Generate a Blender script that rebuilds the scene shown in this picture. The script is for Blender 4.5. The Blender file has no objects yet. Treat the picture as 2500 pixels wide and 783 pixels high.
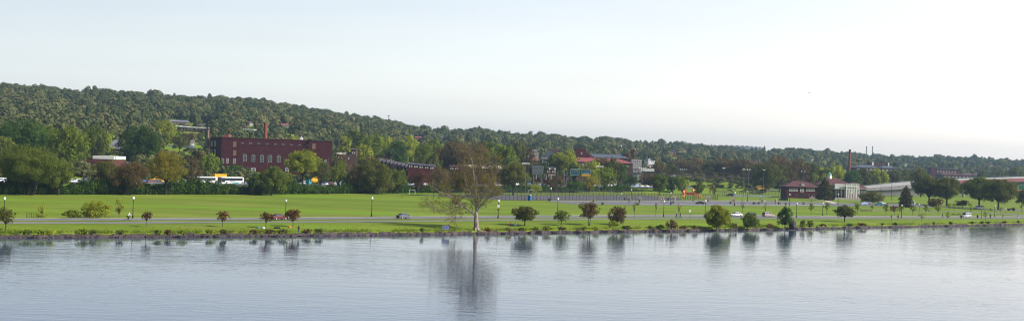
import bpy, math, random
import numpy as np
from mathutils import Vector, Matrix
R = math.radians
sc = bpy.context.scene
COL = sc.collection
# ------------------------------------------------------------------ camera, sky, sun, exposure
F, ROLL, HC = 3300.0, R(1.9), 16.7           # focal length (photo px), roll, camera height above the park
cam = bpy.data.cameras.new('camera'); camo = bpy.data.objects.new('camera', cam); COL.objects.link(camo)
cam.sensor_width = 36; cam.lens = 36 * F / 2500; cam.clip_start = 1; cam.clip_end = 30000
camo.matrix_world = Matrix.Translation((0, 0, HC)) @ Matrix.Rotation(R(90), 4, 'X') @ Matrix.Rotation(ROLL, 4, 'Z')
sc.camera = camo
SUN_EL, SUN_AZ = R(38), R(109)                 # azimuth from +Y towards +X
w = bpy.data.worlds.new('World'); sc.world = w; w.use_nodes = True
nt = w.node_tree; nt.nodes.clear()
out = nt.nodes.new('ShaderNodeOutputWorld'); bg = nt.nodes.new('ShaderNodeBackground')
sky = nt.nodes.new('ShaderNodeTexSky'); sky.sky_type = 'NISHITA'; sky.sun_disc = False
sky.sun_elevation = SUN_EL; sky.sun_rotation = SUN_AZ
sky.air_density = 1.0; sky.dust_density = 3.0; sky.ozone_density = 1.0; sky.altitude = 20
# thin high veil of cloud: soft noise in sky direction space
tc = nt.nodes.new('ShaderNodeTexCoord'); mp = nt.nodes.new('ShaderNodeMapping'); mp.inputs['Scale'].default_value = (2.2, 2.2, 9)
nz = nt.nodes.new('ShaderNodeTexNoise'); nz.inputs['Scale'].default_value = 1.6; nz.inputs['Detail'].default_value = 5; nz.inputs['Roughness'].default_value = .55
rp = nt.nodes.new('ShaderNodeMapRange'); rp.inputs['From Min'].default_value = .3; rp.inputs['From Max'].default_value = .75
rp.inputs['To Min'].default_value = .57; rp.inputs['To Max'].default_value = .60
mx = nt.nodes.new('ShaderNodeMixRGB'); mx.blend_type = 'MIX'
bw = nt.nodes.new('ShaderNodeRGBToBW')
gr = nt.nodes.new('ShaderNodeMixRGB'); gr.blend_type = 'MULTIPLY'; gr.inputs['Fac'].default_value = 1; gr.inputs['Color2'].default_value = (1.9, 1.92, 1.95, 1)
L = nt.links.new
L(tc.outputs['Generated'], mp.inputs['Vector']); L(mp.outputs[0], nz.inputs['Vector']); L(nz.outputs['Fac'], rp.inputs['Value'])
L(sky.outputs[0], bw.inputs[0]); L(bw.outputs[0], gr.inputs['Color1'])
L(rp.outputs[0], mx.inputs['Fac']); L(sky.outputs[0], mx.inputs['Color1']); L(gr.outputs[0], mx.inputs['Color2'])
# veil brightest low down, thinner overhead
sx = nt.nodes.new('ShaderNodeSeparateXYZ'); el = nt.nodes.new('ShaderNodeMapRange'); el.inputs['From Min'].default_value = 0; el.inputs['From Max'].default_value = .8
mg = nt.nodes.new('ShaderNodeMixRGB'); mg.blend_type = 'MULTIPLY'; mg.inputs['Fac'].default_value = 1
L(tc.outputs['Generated'], sx.inputs[0]); er = nt.nodes.new('ShaderNodeValToRGB'); ee = er.color_ramp.elements; ee[0].color = (4.1, 3.75, 3.65, 1); ee[1].color = (.26, .29, .36, 1)
for ps_, cl_ in ((.0125, (3.3, 3.08, 3.0, 1)), (.025, (2.65, 2.46, 2.4, 1)), (.05, (1.88, 1.76, 1.72, 1)), (.075, (1.46, 1.38, 1.35, 1)), (.1, (1.23, 1.18, 1.17, 1)), (.13, (1.07, 1.04, 1.06, 1)), (.18, (.95, .96, 1.02, 1)), (.24, (.86, .90, 1.01, 1)), (.5, (.42, .5, .66, 1))): e_ = ee.new(ps_); e_.color = cl_
# unseen sky behind the camera dimmed to cut fill light and deepen shade
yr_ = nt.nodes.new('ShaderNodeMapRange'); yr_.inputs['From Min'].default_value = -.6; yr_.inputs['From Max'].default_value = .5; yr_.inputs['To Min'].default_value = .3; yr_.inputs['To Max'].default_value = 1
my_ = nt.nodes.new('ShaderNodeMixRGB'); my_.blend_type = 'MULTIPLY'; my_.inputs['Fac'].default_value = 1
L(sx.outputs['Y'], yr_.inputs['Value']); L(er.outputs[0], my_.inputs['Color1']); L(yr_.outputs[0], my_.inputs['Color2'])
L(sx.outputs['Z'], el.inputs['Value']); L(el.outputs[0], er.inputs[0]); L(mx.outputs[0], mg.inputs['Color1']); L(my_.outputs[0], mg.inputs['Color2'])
# thin cloud scatters more light towards the sun on the right
xr = nt.nodes.new('ShaderNodeMapRange'); xr.inputs['From Min'].default_value = -.42; xr.inputs['From Max'].default_value = .42
cr = nt.nodes.new('ShaderNodeValToRGB'); ce = cr.color_ramp.elements; ce[0].color = (.98, 1.07, 1.11, 1); ce[1].color = (1.84, 1.80, 1.72, 1); q_ = ce.new(.5); q_.color = (1.38, 1.45, 1.44, 1)
ms = nt.nodes.new('ShaderNodeMixRGB'); ms.blend_type = 'MULTIPLY'; ms.inputs['Fac'].default_value = 1
L(sx.outputs['X'], xr.inputs['Value']); L(xr.outputs[0], cr.inputs[0]); L(mg.outputs[0], ms.inputs['Color1']); L(cr.outputs[0], ms.inputs['Color2'])
nr = nt.nodes.new('ShaderNodeMapRange'); nr.inputs['From Min'].default_value = .3; nr.inputs['From Max'].default_value = .7; nr.inputs['To Min'].default_value = .975; nr.inputs['To Max'].default_value = 1.02
mn = nt.nodes.new('ShaderNodeMixRGB'); mn.blend_type = 'MULTIPLY'; mn.inputs['Fac'].default_value = 1
L(nz.outputs['Fac'], nr.inputs['Value']); L(ms.outputs[0], mn.inputs['Color1']); L(nr.outputs[0], mn.inputs['Color2'])
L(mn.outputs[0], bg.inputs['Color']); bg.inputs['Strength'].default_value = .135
L(bg.outputs[0], out.inputs['Surface'])
sl = bpy.data.lights.new('sun', 'SUN'); sl.energy = 5.0; sl.angle = R(.6); sl.color = (1, .95, .86)
so = bpy.data.objects.new('sun', sl); COL.objects.link(so)
sd = Vector((math.sin(SUN_AZ) * math.cos(SUN_EL), math.cos(SUN_AZ) * math.cos(SUN_EL), math.sin(SUN_EL)))
so.rotation_euler = sd.to_track_quat('Z', 'Y').to_euler(); so.location = (300, 200, 300)
vs = sc.view_settings; vs.view_transform = 'Standard'; vs.look = 'None'; vs.gamma = 1; vs.use_curve_mapping = False
vs.exposure = 0.0
HAZE = 0.000095
sc.cycles.use_denoising = True; sc.cycles.filter_width = 1.05; sc.cycles.max_bounces = 6; sc.cycles.volume_bounces = 0; sc.cycles.transparent_max_bounces = 12
# ------------------------------------------------------------------ picture -> world helpers (photo pixels, 2500 x 783)
cR, sR = math.cos(ROLL), math.sin(ROLL)
def ray(px, py):
    u, v = px - 1250, 391.5 - py
    return (u * cR - v * sR) / F, (u * sR + v * cR) / F
def P(px, py, Y):
    a, t = ray(px, py); return Vector((a * Y, Y, HC + t * Y))
def on_z(px, py, z=0.0):
    a, t = ray(px, py); Y = (z - HC) / t; return Vector((a * Y, Y, z))
def px_of(a): return 1250 + F * a
def curve(pts, z):
    c = [on_z(x, y, z) for x, y in pts]
    return np.array([p.x / p.y for p in c]), np.array([p.y for p in c])
def ip(a, c):
    A, V = c
    if np.isscalar(a):
        if a < A[0]: return V[0] + (a - A[0]) * (V[1] - V[0]) / (A[1] - A[0]) * .6
        if a > A[-1]: return V[-1] + (a - A[-1]) * (V[-1] - V[-2]) / (A[-1] - A[-2]) * .6
    return float(np.interp(a, A, V))
WZ = -1.5
SHORE = curve([(-150, 581), (0, 580), (200, 579), (400, 578), (700, 576), (1000, 573), (1160, 571), (1300, 569), (1500, 566), (1700, 563.5), (1900, 560.5), (2100, 556), (2300, 552), (2500, 548), (2650, 545)], WZ)
HEDGE = curve([(-100, 477), (0, 476), (300, 475), (600, 475), (800, 473.5), (1060, 471), (1250, 470), (1400, 470), (1600, 470)], 0)
def cc(l): return np.array([(p - 1250) / F for p, _ in l]), np.array([v for _, v in l], float)
HW = cc([(-300, 480), (0, 530), (180, 556), (540, 604), (900, 680), (1300, 772), (1500, 830), (1700, 900), (1900, 990), (2200, 1150), (2600, 1350)])
HWZ = cc([(-100, 1.4), (900, 1.5), (1300, 2.2), (1500, 2.5), (1700, 2.0), (2000, 1.0), (2200, -.5), (2600, -1)])
RIDY = cc([(-200, 1850), (500, 1900), (900, 2000), (1200, 2100), (1700, 2450), (2500, 2850)])
TOPS = [(-100, 203), (0, 208), (100, 214), (170, 223), (260, 221), (400, 234), (500, 241), (600, 243), (700, 256), (800, 272), (850, 278), (900, 286), (950, 298), (1000, 308), (1050, 315), (1100, 320), (1150, 316), (1200, 320), (1250, 326), (1300, 331), (1350, 330), (1400, 338), (1480, 336), (1550, 347), (1650, 349), (1700, 354), (1800, 362), (1880, 366), (1950, 364), (2050, 372), (2150, 381), (2250, 384), (2350, 383), (2450, 389), (2600, 394)]
RIDZ = cc([(p, P(p, t, ip((p - 1250) / F, RIDY)).z - 12.5) for p, t in TOPS])
TOWNZ = cc([(0, 12), (500, 10), (700, 8), (1200, 6), (1500, 4), (2500, 0)])
def sm(x): x = min(1, max(0, x)); return x * x * (3 - 2 * x)
def terr(X, Y):
    if Y < 150: return 0
    a = X / Y
    ys = ip(a, SHORE); z = -.75 * (1 - sm((Y - ys) / 17))
    if Y < ys + 40: return z
    yh, zh = ip(a, HW), ip(a, HWZ)
    z = zh * sm((Y - (yh - 45)) / 28)
    y1, tz = yh + 330, ip(a, TOWNZ)
    yr, zr = ip(a, RIDY), ip(a, RIDZ)
    if Y > yh + 15:
        z += (tz - zh) * sm((Y - yh - 15) / (y1 - yh - 15))
    if Y > y1 - 120:
        t = min(1, (Y - y1 + 120) / (yr - y1 + 120))
        z += (zr - tz) * (.55 * t + .45 * sm(t))
        z += 2.5 * math.sin(X * .011 + 1) * math.sin(Y * .013) * min(1, t * 3) * (1 - sm(t * 1.2 - .2))
    if Y > yr:
        z -= (z - 5) * sm((Y - yr - 60) / 1500)
    # grass mound below the footbridge
    p = px_of(a)
    if 1560 < p < 1880 and 840 < Y < 1150:
        z += 4.5 * sm((p - 1570) / 120) * (1 - sm((p - 1790) / 70)) * sm((Y - 880) / 75) * (1 - sm((Y - 1000) / 120))
    return z
def gnd(px, py):
    """where the line through a photo pixel first meets the terrain"""
    a, t = ray(px, py); Y = ip(a, SHORE) - 1; step = 2.0
    while Y < 3500:
        if HC + t * Y <= terr(a * Y, Y):
            lo, hi = Y - step, Y
            for _ in range(12):
                m = (lo + hi) / 2
                if HC + t * m <= terr(a * m, m): hi = m
                else: lo = m
            return Vector((a * hi, hi, terr(a * hi, hi)))
        Y += step
    return P(px, py, 900)
def at(px, Y, py=420):
    a, _ = ray(px, py); return Vector((a * Y, Y, terr(a * Y, Y)))
# ------------------------------------------------------------------ materials
MATS = {}
def mat(name, c, rough=.8, c2=None, ns=1.0, metal=0, spec=.3, stretch=None, detail=4, bump=0, emit=0, world=False, rand=0):
    if name in MATS: return MATS[name]
    m = bpy.data.materials.new(name); m.use_nodes = True; n = m.node_tree; b = n.nodes['Principled BSDF']
    b.inputs['Roughness'].default_value = rough; b.inputs['Metallic'].default_value = metal
    b.inputs['Specular IOR Level'].default_value = spec
    c = (*c, 1); c2 = (*c2, 1) if c2 else tuple(min(1, x * 1.18 + .004) for x in c[:3]) + (1,)
    co = n.nodes.new('ShaderNodeNewGeometry' if world else 'ShaderNodeTexCoord')
    src = co.outputs['Position' if world else 'Object']
    mp = n.nodes.new('ShaderNodeMapping'); mp.inputs['Scale'].default_value = stretch or (1, 1, 1)
    t = n.nodes.new('ShaderNodeTexNoise'); t.inputs['Scale'].default_value = ns; t.inputs['Detail'].default_value = detail; t.inputs['Roughness'].default_value = .6
    r = n.nodes.new('ShaderNodeMapRange'); r.inputs['From Min'].default_value = .35; r.inputs['From Max'].default_value = .65
    x = n.nodes.new('ShaderNodeMixRGB'); x.inputs['Color1'].default_value = c; x.inputs['Color2'].default_value = c2
    n.links.new(src, mp.inputs[0]); n.links.new(mp.outputs[0], t.inputs['Vector']); n.links.new(t.outputs['Fac'], r.inputs['Value'])
    n.links.new(r.outputs[0], x.inputs['Fac']); n.links.new(x.outputs[0], b.inputs['Base Color'])
    if bump:
        bp = n.nodes.new('ShaderNodeBump'); bp.inputs['Strength'].default_value = bump; bp.inputs['Distance'].default_value = .05
        n.links.new(t.outputs['Fac'], bp.inputs['Height']); n.links.new(bp.outputs[0], b.inputs['Normal'])
    if emit:
        b.inputs['Emission Color'].default_value = c; b.inputs['Emission Strength'].default_value = emit
    MATS[name] = m; return m
def brick(name, c, c2, mortar):
    m = bpy.data.materials.new(name); m.use_nodes = True; n = m.node_tree; b = n.nodes['Principled BSDF']; b.inputs['Roughness'].default_value = .9
    b.inputs['Specular IOR Level'].default_value = .2
    co = n.nodes.new('ShaderNodeTexCoord'); mp = n.nodes.new('ShaderNodeMapping'); mp.inputs['Rotation'].default_value = (R(90), 0, 0)
    t = n.nodes.new('ShaderNodeTexBrick'); t.inputs['Scale'].default_value = 4.5; t.inputs['Color1'].default_value = (*c, 1); t.inputs['Color2'].default_value = (*c2, 1); t.inputs['Mortar'].default_value = (*mortar, 1); t.inputs['Mortar Size'].default_value = .012
    z = n.nodes.new('ShaderNodeTexNoise'); z.inputs['Scale'].default_value = .35; z.inputs['Detail'].default_value = 5
    x = n.nodes.new('ShaderNodeMixRGB'); x.blend_type = 'MULTIPLY'; x.inputs['Fac'].default_value = .6
    r = n.nodes.new('ShaderNodeValToRGB'); r.color_ramp.elements[0].position = .3; r.color_ramp.elements[0].color = (.62, .6, .6, 1); r.color_ramp.elements[1].position = .7; r.color_ramp.elements[1].color = (1.1, 1.08, 1.05, 1)
    n.links.new(co.outputs['Object'], mp.inputs[0]); n.links.new(mp.outputs[0], t.inputs['Vector']); n.links.new(co.outputs['Object'], z.inputs['Vector'])
    n.links.new(z.outputs['Fac'], r.inputs[0]); n.links.new(t.outputs['Color'], x.inputs['Color1']); n.links.new(r.outputs[0], x.inputs['Color2']); n.links.new(x.outputs[0], b.inputs['Base Color'])
    return m
def leafmat(name, c, c2, trans=.38):
    m = bpy.data.materials.new(name); m.use_nodes = True; n = m.node_tree; n.nodes.clear()
    o = n.nodes.new('ShaderNodeOutputMaterial'); d = n.nodes.new('ShaderNodeBsdfDiffuse'); t = n.nodes.new('ShaderNodeBsdfTranslucent'); mxs = n.nodes.new('ShaderNodeMixShader')
    at_ = n.nodes.new('ShaderNodeAttribute'); at_.attribute_name = 'tint'
    x = n.nodes.new('ShaderNodeMixRGB'); x.inputs['Color1'].default_value = (*c, 1); x.inputs['Color2'].default_value = (*c2, 1)
    oi = n.nodes.new('ShaderNodeObjectInfo'); mr = n.nodes.new('ShaderNodeMapRange'); mr.inputs['To Min'].default_value = .82; mr.inputs['To Max'].default_value = 1.2
    hs = n.nodes.new('ShaderNodeHueSaturation')
    n.links.new(at_.outputs['Fac'], x.inputs['Fac']); n.links.new(oi.outputs['Random'], mr.inputs['Value']); n.links.new(mr.outputs[0], hs.inputs['Value'])
    n.links.new(x.outputs[0], hs.inputs['Color'])
    for s in (d, t): n.links.new(hs.outputs[0], s.inputs['Color'])
    mxs.inputs[0].default_value = trans
    n.links.new(d.outputs[0], mxs.inputs[1]); n.links.new(t.outputs[0], mxs.inputs[2]); n.links.new(mxs.outputs[0], o.inputs['Surface'])
    return m
LM = {
 'dark': leafmat('leaf dark', (0.032, 0.066, 0.013), (0.104, 0.178, 0.027)),
 'green': leafmat('leaf green', (0.104, 0.156, 0.015), (0.277, 0.334, 0.038)),
 'willow': leafmat('leaf willow', (0.073, 0.112, 0.017), (0.216, 0.252, 0.043)),
 'light': leafmat('leaf light', (0.190, 0.237, 0.018), (0.450, 0.474, 0.057)),
 'yellow': leafmat('leaf yellow green', (0.207, 0.201, 0.023), (0.399, 0.326, 0.050)),
 'olive': leafmat('leaf olive', (0.078, 0.097, 0.020), (0.190, 0.186, 0.044)),
 'brown': leafmat('leaf brown bud', (0.104, 0.071, 0.025), (0.216, 0.148, 0.057)),
 'redbrown': leafmat('leaf red brown', (0.095, 0.039, 0.018), (0.226, 0.112, 0.044)),
 'blossom': leafmat('blossom pale', (0.486, 0.341, 0.277), (0.600, 0.600, 0.504)),
 'conifer': leafmat('needles dark', (0.034, 0.044, 0.013), (0.112, 0.097, 0.033)),
 'hill': leafmat('leaf far wood', (0.048, 0.068, 0.022), (0.155, 0.148, 0.050), .12),
}
M = dict(
 bark=mat('bark', (.07, .052, .038), c2=(.12, .09, .065), ns=3), barkd=mat('bark dark', (.03, .024, .018), ns=3),
 pale=mat('bark pale', (.36, .32, .26), c2=(.66, .62, .54), ns=1.2),
 white=mat('white paint', (.82, .80, .82), .6), offw=mat('off white', (.62, .62, .60)), black=mat('black metal', (.012, .012, .013), .5),
 glass=mat('window glass', (.05, .08, .11), .15, spec=.6), cglass=mat('car glass', (.02, .03, .04), .08, spec=.7),
 tyre=mat('tyre', (.015, .015, .015)), rim=mat('wheel rim', (.5, .5, .52), .35, metal=.8),
 asph=mat('asphalt', (.17, .16, .18), c2=(.23, .22, .235), ns=.25, world=True), asph2=mat('path asphalt', (.20, .185, .20), c2=(.26, .245, .25), ns=.4, world=True),
 lot=mat('lot asphalt', (.155, .15, .17), c2=(.21, .205, .225), ns=.12, world=True), court=mat('court surface', (.10, .09, .105), c2=(.14, .125, .145), ns=.1, world=True),
 kerb=mat('kerb concrete', (.52, .47, .36), c2=(.62, .56, .43), ns=.3, world=True), conc=mat('concrete', (.24, .23, .23), c2=(.30, .29, .29), ns=.6),
 concw=mat('concrete pale', (.33, .32, .34), c2=(.40, .39, .40), ns=.4), steel=mat('galvanised steel', (.15, .17, .19), .5, metal=.3), rust=mat('dark bridge steel', (.035, .025, .028), c2=(.06, .04, .038), ns=.5),
 wood=mat('weathered wood', (.12, .09, .07)), slate=mat('slate roof', (.085, .10, .135), c2=(.125, .145, .185), ns=.8), redroof=mat('red roof', (.28, .075, .085), c2=(.36, .11, .11), ns=.4),
 brownroof=mat('brown shingle roof', (.10, .042, .045), c2=(.15, .065, .065), ns=.9), beige=mat('beige roof', (.50, .42, .36), c2=(.62, .55, .48), ns=.5), greyroof=mat('grey roof', (.20, .20, .24), c2=(.27, .27, .31), ns=.5),
 wroof=mat('white roof', (.70, .70, .70)), green=mat('green sign', (.005, .11, .085), .5), blue=mat('blue plastic', (.01, .14, .42), .5), bluesh=mat('shield blue', (.01, .09, .40), .5), shred=mat('shield red', (.5, .03, .04), .5), yellow=mat('yellow paint', (.70, .36, .01), .5),
 orange=mat('orange plastic', (.75, .22, .02), .5), red=mat('red plastic', (.35, .02, .03), .5), teal=mat('teal paint', (.02, .30, .33), .5), purple=mat('purple paint', (.16, .02, .20), .5), copper=mat('green copper', (.12, .34, .30)),
 globe=mat('lamp globe', (.85, .84, .80), .3), lens=mat('lamp glass', (.8, .8, .78), .3), skin=mat('skin', (.38, .22, .15)), dkcloth=mat('dark cloth', (.015, .015, .02)), redc=mat('red cloth', (.25, .02, .03)), jean=mat('blue denim', (.10, .16, .28)), whitec=mat('white cloth', (.7, .7, .72)), bluec=mat('blue cloth', (.08, .25, .55)), greyc=mat('grey cloth', (.2, .2, .22)), hair=mat('dark hair', (.01, .008, .006)),
 rock=mat('wall stone', (.045, .034, .032), c2=(.14, .105, .095), ns=.9, world=True, bump=.5), boulder=mat('boulder rock', (.04, .035, .04), c2=(.10, .085, .085), ns=1), poolw=mat('pool blue', (.10, .34, .55), .3), pavil=mat('buff stone', (.42, .38, .32)), dirt=mat('bare soil', (.17, .12, .07), c2=(.25, .19, .12), ns=1),
)
M['brick'] = brick('brick dark red', (.105, .016, .025), (.08, .013, .022), (.15, .07, .065))
M['brick2'] = brick('brick red', (.15, .040, .038), (.12, .032, .034), (.18, .10, .09))
M['brick3'] = brick('brick brown', (.14, .07, .06), (.11, .055, .05), (.15, .11, .1))
M['brickc'] = brick('chimney brick', (.30, .085, .055), (.24, .07, .05), (.2, .1, .08))
M['tanb'] = brick('tan brick', (.36, .22, .16), (.30, .19, .14), (.3, .2, .16))
def paint(name, c): return mat('car paint ' + name, c, .5, spec=.22)
PAINT = dict(white=paint('white', (.75, .76, .78)), silver=paint('silver', (.45, .46, .48)), grey=paint('grey', (.13, .13, .16)), black=paint('black', (.012, .013, .02)), red=paint('dark red', (.13, .025, .03)), blue=paint('blue', (.04, .09, .24)), gold=paint('gold', (.36, .28, .27)), green=paint('green', (.02, .10, .08)), teal=paint('teal', (.02, .18, .2)), pale=paint('pale blue', (.40, .52, .66)))
# ------------------------------------------------------------------ object helpers
def tag(o, label=None, cat=None, group=None, kind=None):
    if label: o['label'] = label
    if cat: o['category'] = cat
    if group: o['group'] = group
    if kind: o['kind'] = kind
    return o
def thing(name, label, cat, loc=(0, 0, 0), rz=0, group=None):
    o = bpy.data.objects.new(name, None); o.empty_display_size = .2; COL.objects.link(o)
    o.location = loc; o.rotation_euler = (0, 0, rz); return tag(o, label, cat, group)
def link(name, me, m, parent=None, loc=None):
    o = bpy.data.objects.new(name, me); COL.objects.link(o)
    if m is not None: me.materials.append(m)
    if parent: o.parent = parent
    if loc is not None: o.location = loc
    return o
KIDS = {}
def copy_tree(o, parent=None, skip=()):
    c = o.copy(); COL.objects.link(c); c.parent = parent
    for ch in list(o.children):
        if ch.name.split('.')[0] not in skip: copy_tree(ch, c, skip)
    return c
class MB:
    def __init__(s): s.v = []; s.f = []
    def add(s, V, Fc):
        k = len(s.v); s.v += [tuple(p) for p in V]; s.f += [tuple(i + k for i in f) for f in Fc]; return s
    def box(s, x0, x1, y0, y1, z0, z1):
        return s.add([(x0, y0, z0), (x1, y0, z0), (x1, y1, z0), (x0, y1, z0), (x0, y0, z1), (x1, y0, z1), (x1, y1, z1), (x0, y1, z1)],
                     [(3, 2, 1, 0), (4, 5, 6, 7), (0, 1, 5, 4), (1, 2, 6, 5), (2, 3, 7, 6), (3, 0, 4, 7)])
    def tube(s, p, q, r0, r1=None, n=6, cap=True):
        p, q = Vector(p), Vector(q); r1 = r0 if r1 is None else r1; d = q - p
        if d.length < 1e-6: return s
        d.normalize(); u = d.orthogonal().normalized(); w_ = d.cross(u); V = []
        for c, r in ((p, r0), (q, r1)):
            for i in range(n):
                t = 2 * math.pi * i / n; V.append(c + (u * math.cos(t) + w_ * math.sin(t)) * r)
        Fc = [(i, (i + 1) % n, n + (i + 1) % n, n + i) for i in range(n)]
        if cap: Fc += [tuple(range(n))[::-1], tuple(range(n, 2 * n))]
        return s.add(V, Fc)
    def path(s, pts, rs, n=6):
        for i in range(len(pts) - 1): s.tube(pts[i], pts[i + 1], rs[i], rs[i + 1], n, cap=(i == len(pts) - 2))
        return s
    def lathe(s, prof, n=12, c=(0, 0, 0), sx=1, sy=1):
        V = [(c[0] + r * math.cos(2 * math.pi * i / n) * sx, c[1] + r * math.sin(2 * math.pi * i / n) * sy, c[2] + z) for r, z in prof for i in range(n)]
        Fc = [(j * n + i, j * n + (i + 1) % n, (j + 1) * n + (i + 1) % n, (j + 1) * n + i) for j in range(len(prof) - 1) for i in range(n)]
        Fc += [tuple(range(n))[::-1], tuple((len(prof) - 1) * n + i for i in range(n))]
        return s.add(V, Fc)
    def loft(s, secs):
        n = len(secs[0]); V = [p for c in secs for p in c]
        Fc = [(j * n + i, j * n + (i + 1) % n, (j + 1) * n + (i + 1) % n, (j + 1) * n + i) for j in range(len(secs) - 1) for i in range(n)]
        Fc += [tuple(range(n))[::-1], tuple((len(secs) - 1) * n + i for i in range(n))]
        return s.add(V, Fc)
    def prism(s, prof, y0, y1):   # profile in x,z extruded along y
        n = len(prof); V = [(x, y0, z) for x, z in prof] + [(x, y1, z) for x, z in prof]
        return s.add(V, [(i, (i + 1) % n, n + (i + 1) % n, n + i) for i in range(n)] + [tuple(range(n))[::-1], tuple(range(n, 2 * n))])
    def hip(s, x0, x1, y0, y1, z0, z1, inset=None, ov=.5):
        x0 -= ov; x1 += ov; y0 -= ov; y1 += ov; ym = (y0 + y1) / 2; k = (y1 - y0) / 2 if inset is None else inset
        return s.add([(x0, y0, z0), (x1, y0, z0), (x1, y1, z0), (x0, y1, z0), (x0 + k, ym, z1), (x1 - k, ym, z1)], [(3, 2, 1, 0), (0, 1, 5, 4), (1, 2, 5), (2, 3, 4, 5), (3, 0, 4)])
    def mesh(s, name, smooth=False):
        me = bpy.data.meshes.new(name); me.from_pydata(s.v, [], s.f); me.validate(); me.update()
        if smooth: me.shade_smooth()
        return me
    def build(s, name, m, parent=None, loc=None, smooth=False): return link(name, s.mesh(name, smooth), m, parent, loc)
def leaves(rng, lobes, s, cover, flat=.35, rough=.45):
    """leaf-clump quads spread through ellipsoid lobes -> V (4n,3), tint (n)"""
    C = np.array([l[0] for l in lobes], float); Rr = np.array([l[1] for l in lobes], float)
    area = 4 * np.pi * (Rr[:, 0] * Rr[:, 1] + Rr[:, 0] * Rr[:, 2] + Rr[:, 1] * Rr[:, 2]) / 3
    n = max(12, int(cover * area.sum() / (s * s))); k = rng.choice(len(C), n, p=area / area.sum())
    d = rng.normal(size=(n, 3)); d /= np.linalg.norm(d, axis=1)[:, None]
    r = .5 + .55 * rng.random(n) ** .6
    c = C[k] + d * Rr[k] * r[:, None]
    nn = d * .9 + rng.normal(size=(n, 3)) * rough + np.array([0, 0, flat]); nn /= np.linalg.norm(nn, axis=1)[:, None]
    t = np.cross(nn, rng.normal(size=(n, 3))); t /= np.linalg.norm(t, axis=1)[:, None]; b = np.cross(nn, t)
    sz = s * (.45 + .6 * rng.random(n))[:, None] * .62; e = sz * (.6 + .5 * rng.random(n))[:, None]
    sk = (rng.random((4, n, 1)) - .5) * sz * .7
    V = np.stack([c - t * sz - b * e + nn * sk[0], c + t * sz - b * e + t * sk[1], c + t * sz + b * e + b * sk[2], c - t * sz + b * e - t * sk[3]], 1).reshape(-1, 3)
    lt = rng.random(len(C))
    return V, np.clip(.15 + .5 * lt[k] + .35 * (rng.random(n) - .15), 0, 1)
def quad_obj(name, V, tint, m, parent=None):
    n = len(tint); me = bpy.data.meshes.new(name); me.vertices.add(4 * n); me.loops.add(4 * n); me.polygons.add(n)
    me.vertices.foreach_set('co', np.asarray(V, np.float32).ravel()); me.loops.foreach_set('vertex_index', np.arange(4 * n, dtype=np.int32))
    me.polygons.foreach_set('loop_start', np.arange(0, 4 * n, 4, dtype=np.int32))
    a = me.attributes.new('tint', 'FLOAT', 'FACE'); a.data.foreach_set('value', np.asarray(tint, np.float32))
    me.update(calc_edges=True)
    return link(name, me, m, parent)
# landmarks for telling repeats apart
LAND = [(30, 'the big willowy trees'), (165, 'the small green road sign'), (242, 'the leaning tree'), (315, 'the bare brown tree'), (405, 'the yellow-green tree'), (495, 'the left white coach'), (570, 'the right white coach'), (650, 'the factory chimney'), (770, 'the yellow mixer truck'), (912, 'the broad olive tree'), (1006, 'the soccer goal'), (1162, 'the bare sycamore'), (1293, 'the blue portable toilet'), (1372, 'the single dark lamp tree'), (1418, 'the two green road signs'), (1545, 'the square brick stack'), (1624, 'the round park trees'), (1685, 'the playground'), (1750, 'the big bright bush'), (1840, 'the swimming pool'), (1960, 'the hip-roofed clubhouse'), (2075, 'the lone tall brown chimney'), (2122, 'the twin striped chimneys'), (2211, 'the park conifer'), (2290, 'the left pair of broad trees'), (2412, 'the right pair of broad trees'), (2490, 'the overpass end')]
LAND[13] = (1360, 'the back of the grey sign')
LAND[13] = (1313, 'the grey sign back')
def near(px): return min(LAND, key=lambda l: abs(l[0] - px))[1]
ORD = ['first', 'second', 'third', 'fourth', 'fifth', 'sixth', 'seventh', 'eighth', 'ninth', 'tenth', 'eleventh', 'twelfth', 'thirteenth', 'fourteenth', 'fifteenth', 'sixteenth', 'seventeenth', 'eighteenth', 'nineteenth', 'twentieth']
def ordn(i):
    if i < 20: return ORD[i]
    t, u = divmod(i + 1, 10); T = ['', '', 'twent', 'thirt', 'fort', 'fift', 'sixt', 'sevent', 'eight', 'ninet']
    return T[t] + 'ieth' if u == 0 else T[t] + 'y-' + ORD[u - 1]
# ------------------------------------------------------------------ terrain, water, haze
As = np.linspace(-.62, .62, 330)
offs = [1.9, 2.0, 2.6, 4, 7, 10, 13, 17, 25, 40, 70, 110, 150, 190, 210, 225, 240, 255, 270, 290, 310, 330, 350, 375, 400, 430, 460, 490, 520, 550, 580, 610, 640, 680, 720, 770, 820, 880, 950, 1030, 1120, 1220, 1320, 1420, 1520, 1620, 1720, 1820, 1950, 2100, 2300, 2600, 3000, 3600, 4400]
V = []; n2 = len(offs)
for a in As:
    ys = ip(a, SHORE)
    for o_ in offs:
        Y = ys + o_; z = terr(a * Y, Y)
        if o_ == 1.9: z = -3.0
        elif o_ == 2.0: z = -.95
        V.append((a * Y, Y, z))
Fc = [(i * n2 + j, (i + 1) * n2 + j, (i + 1) * n2 + j + 1, i * n2 + j + 1) for i in range(len(As) - 1) for j in range(n2 - 1)]
me = bpy.data.meshes.new('ground'); me.from_pydata(V, [], Fc); me.shade_smooth()
gm = mat('lawn', (.140, .212, .012), c2=(.215, .285, .022), ns=.03, stretch=(.35, 1.3, 1), detail=8, world=True, rough=.95, spec=.1)
n = gm.node_tree   # finer wear on top of the broad mowing pattern
b = n.nodes['Principled BSDF']; src = b.inputs['Base Color'].links[0].from_socket
g = n.nodes.new('ShaderNodeNewGeometry')
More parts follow.
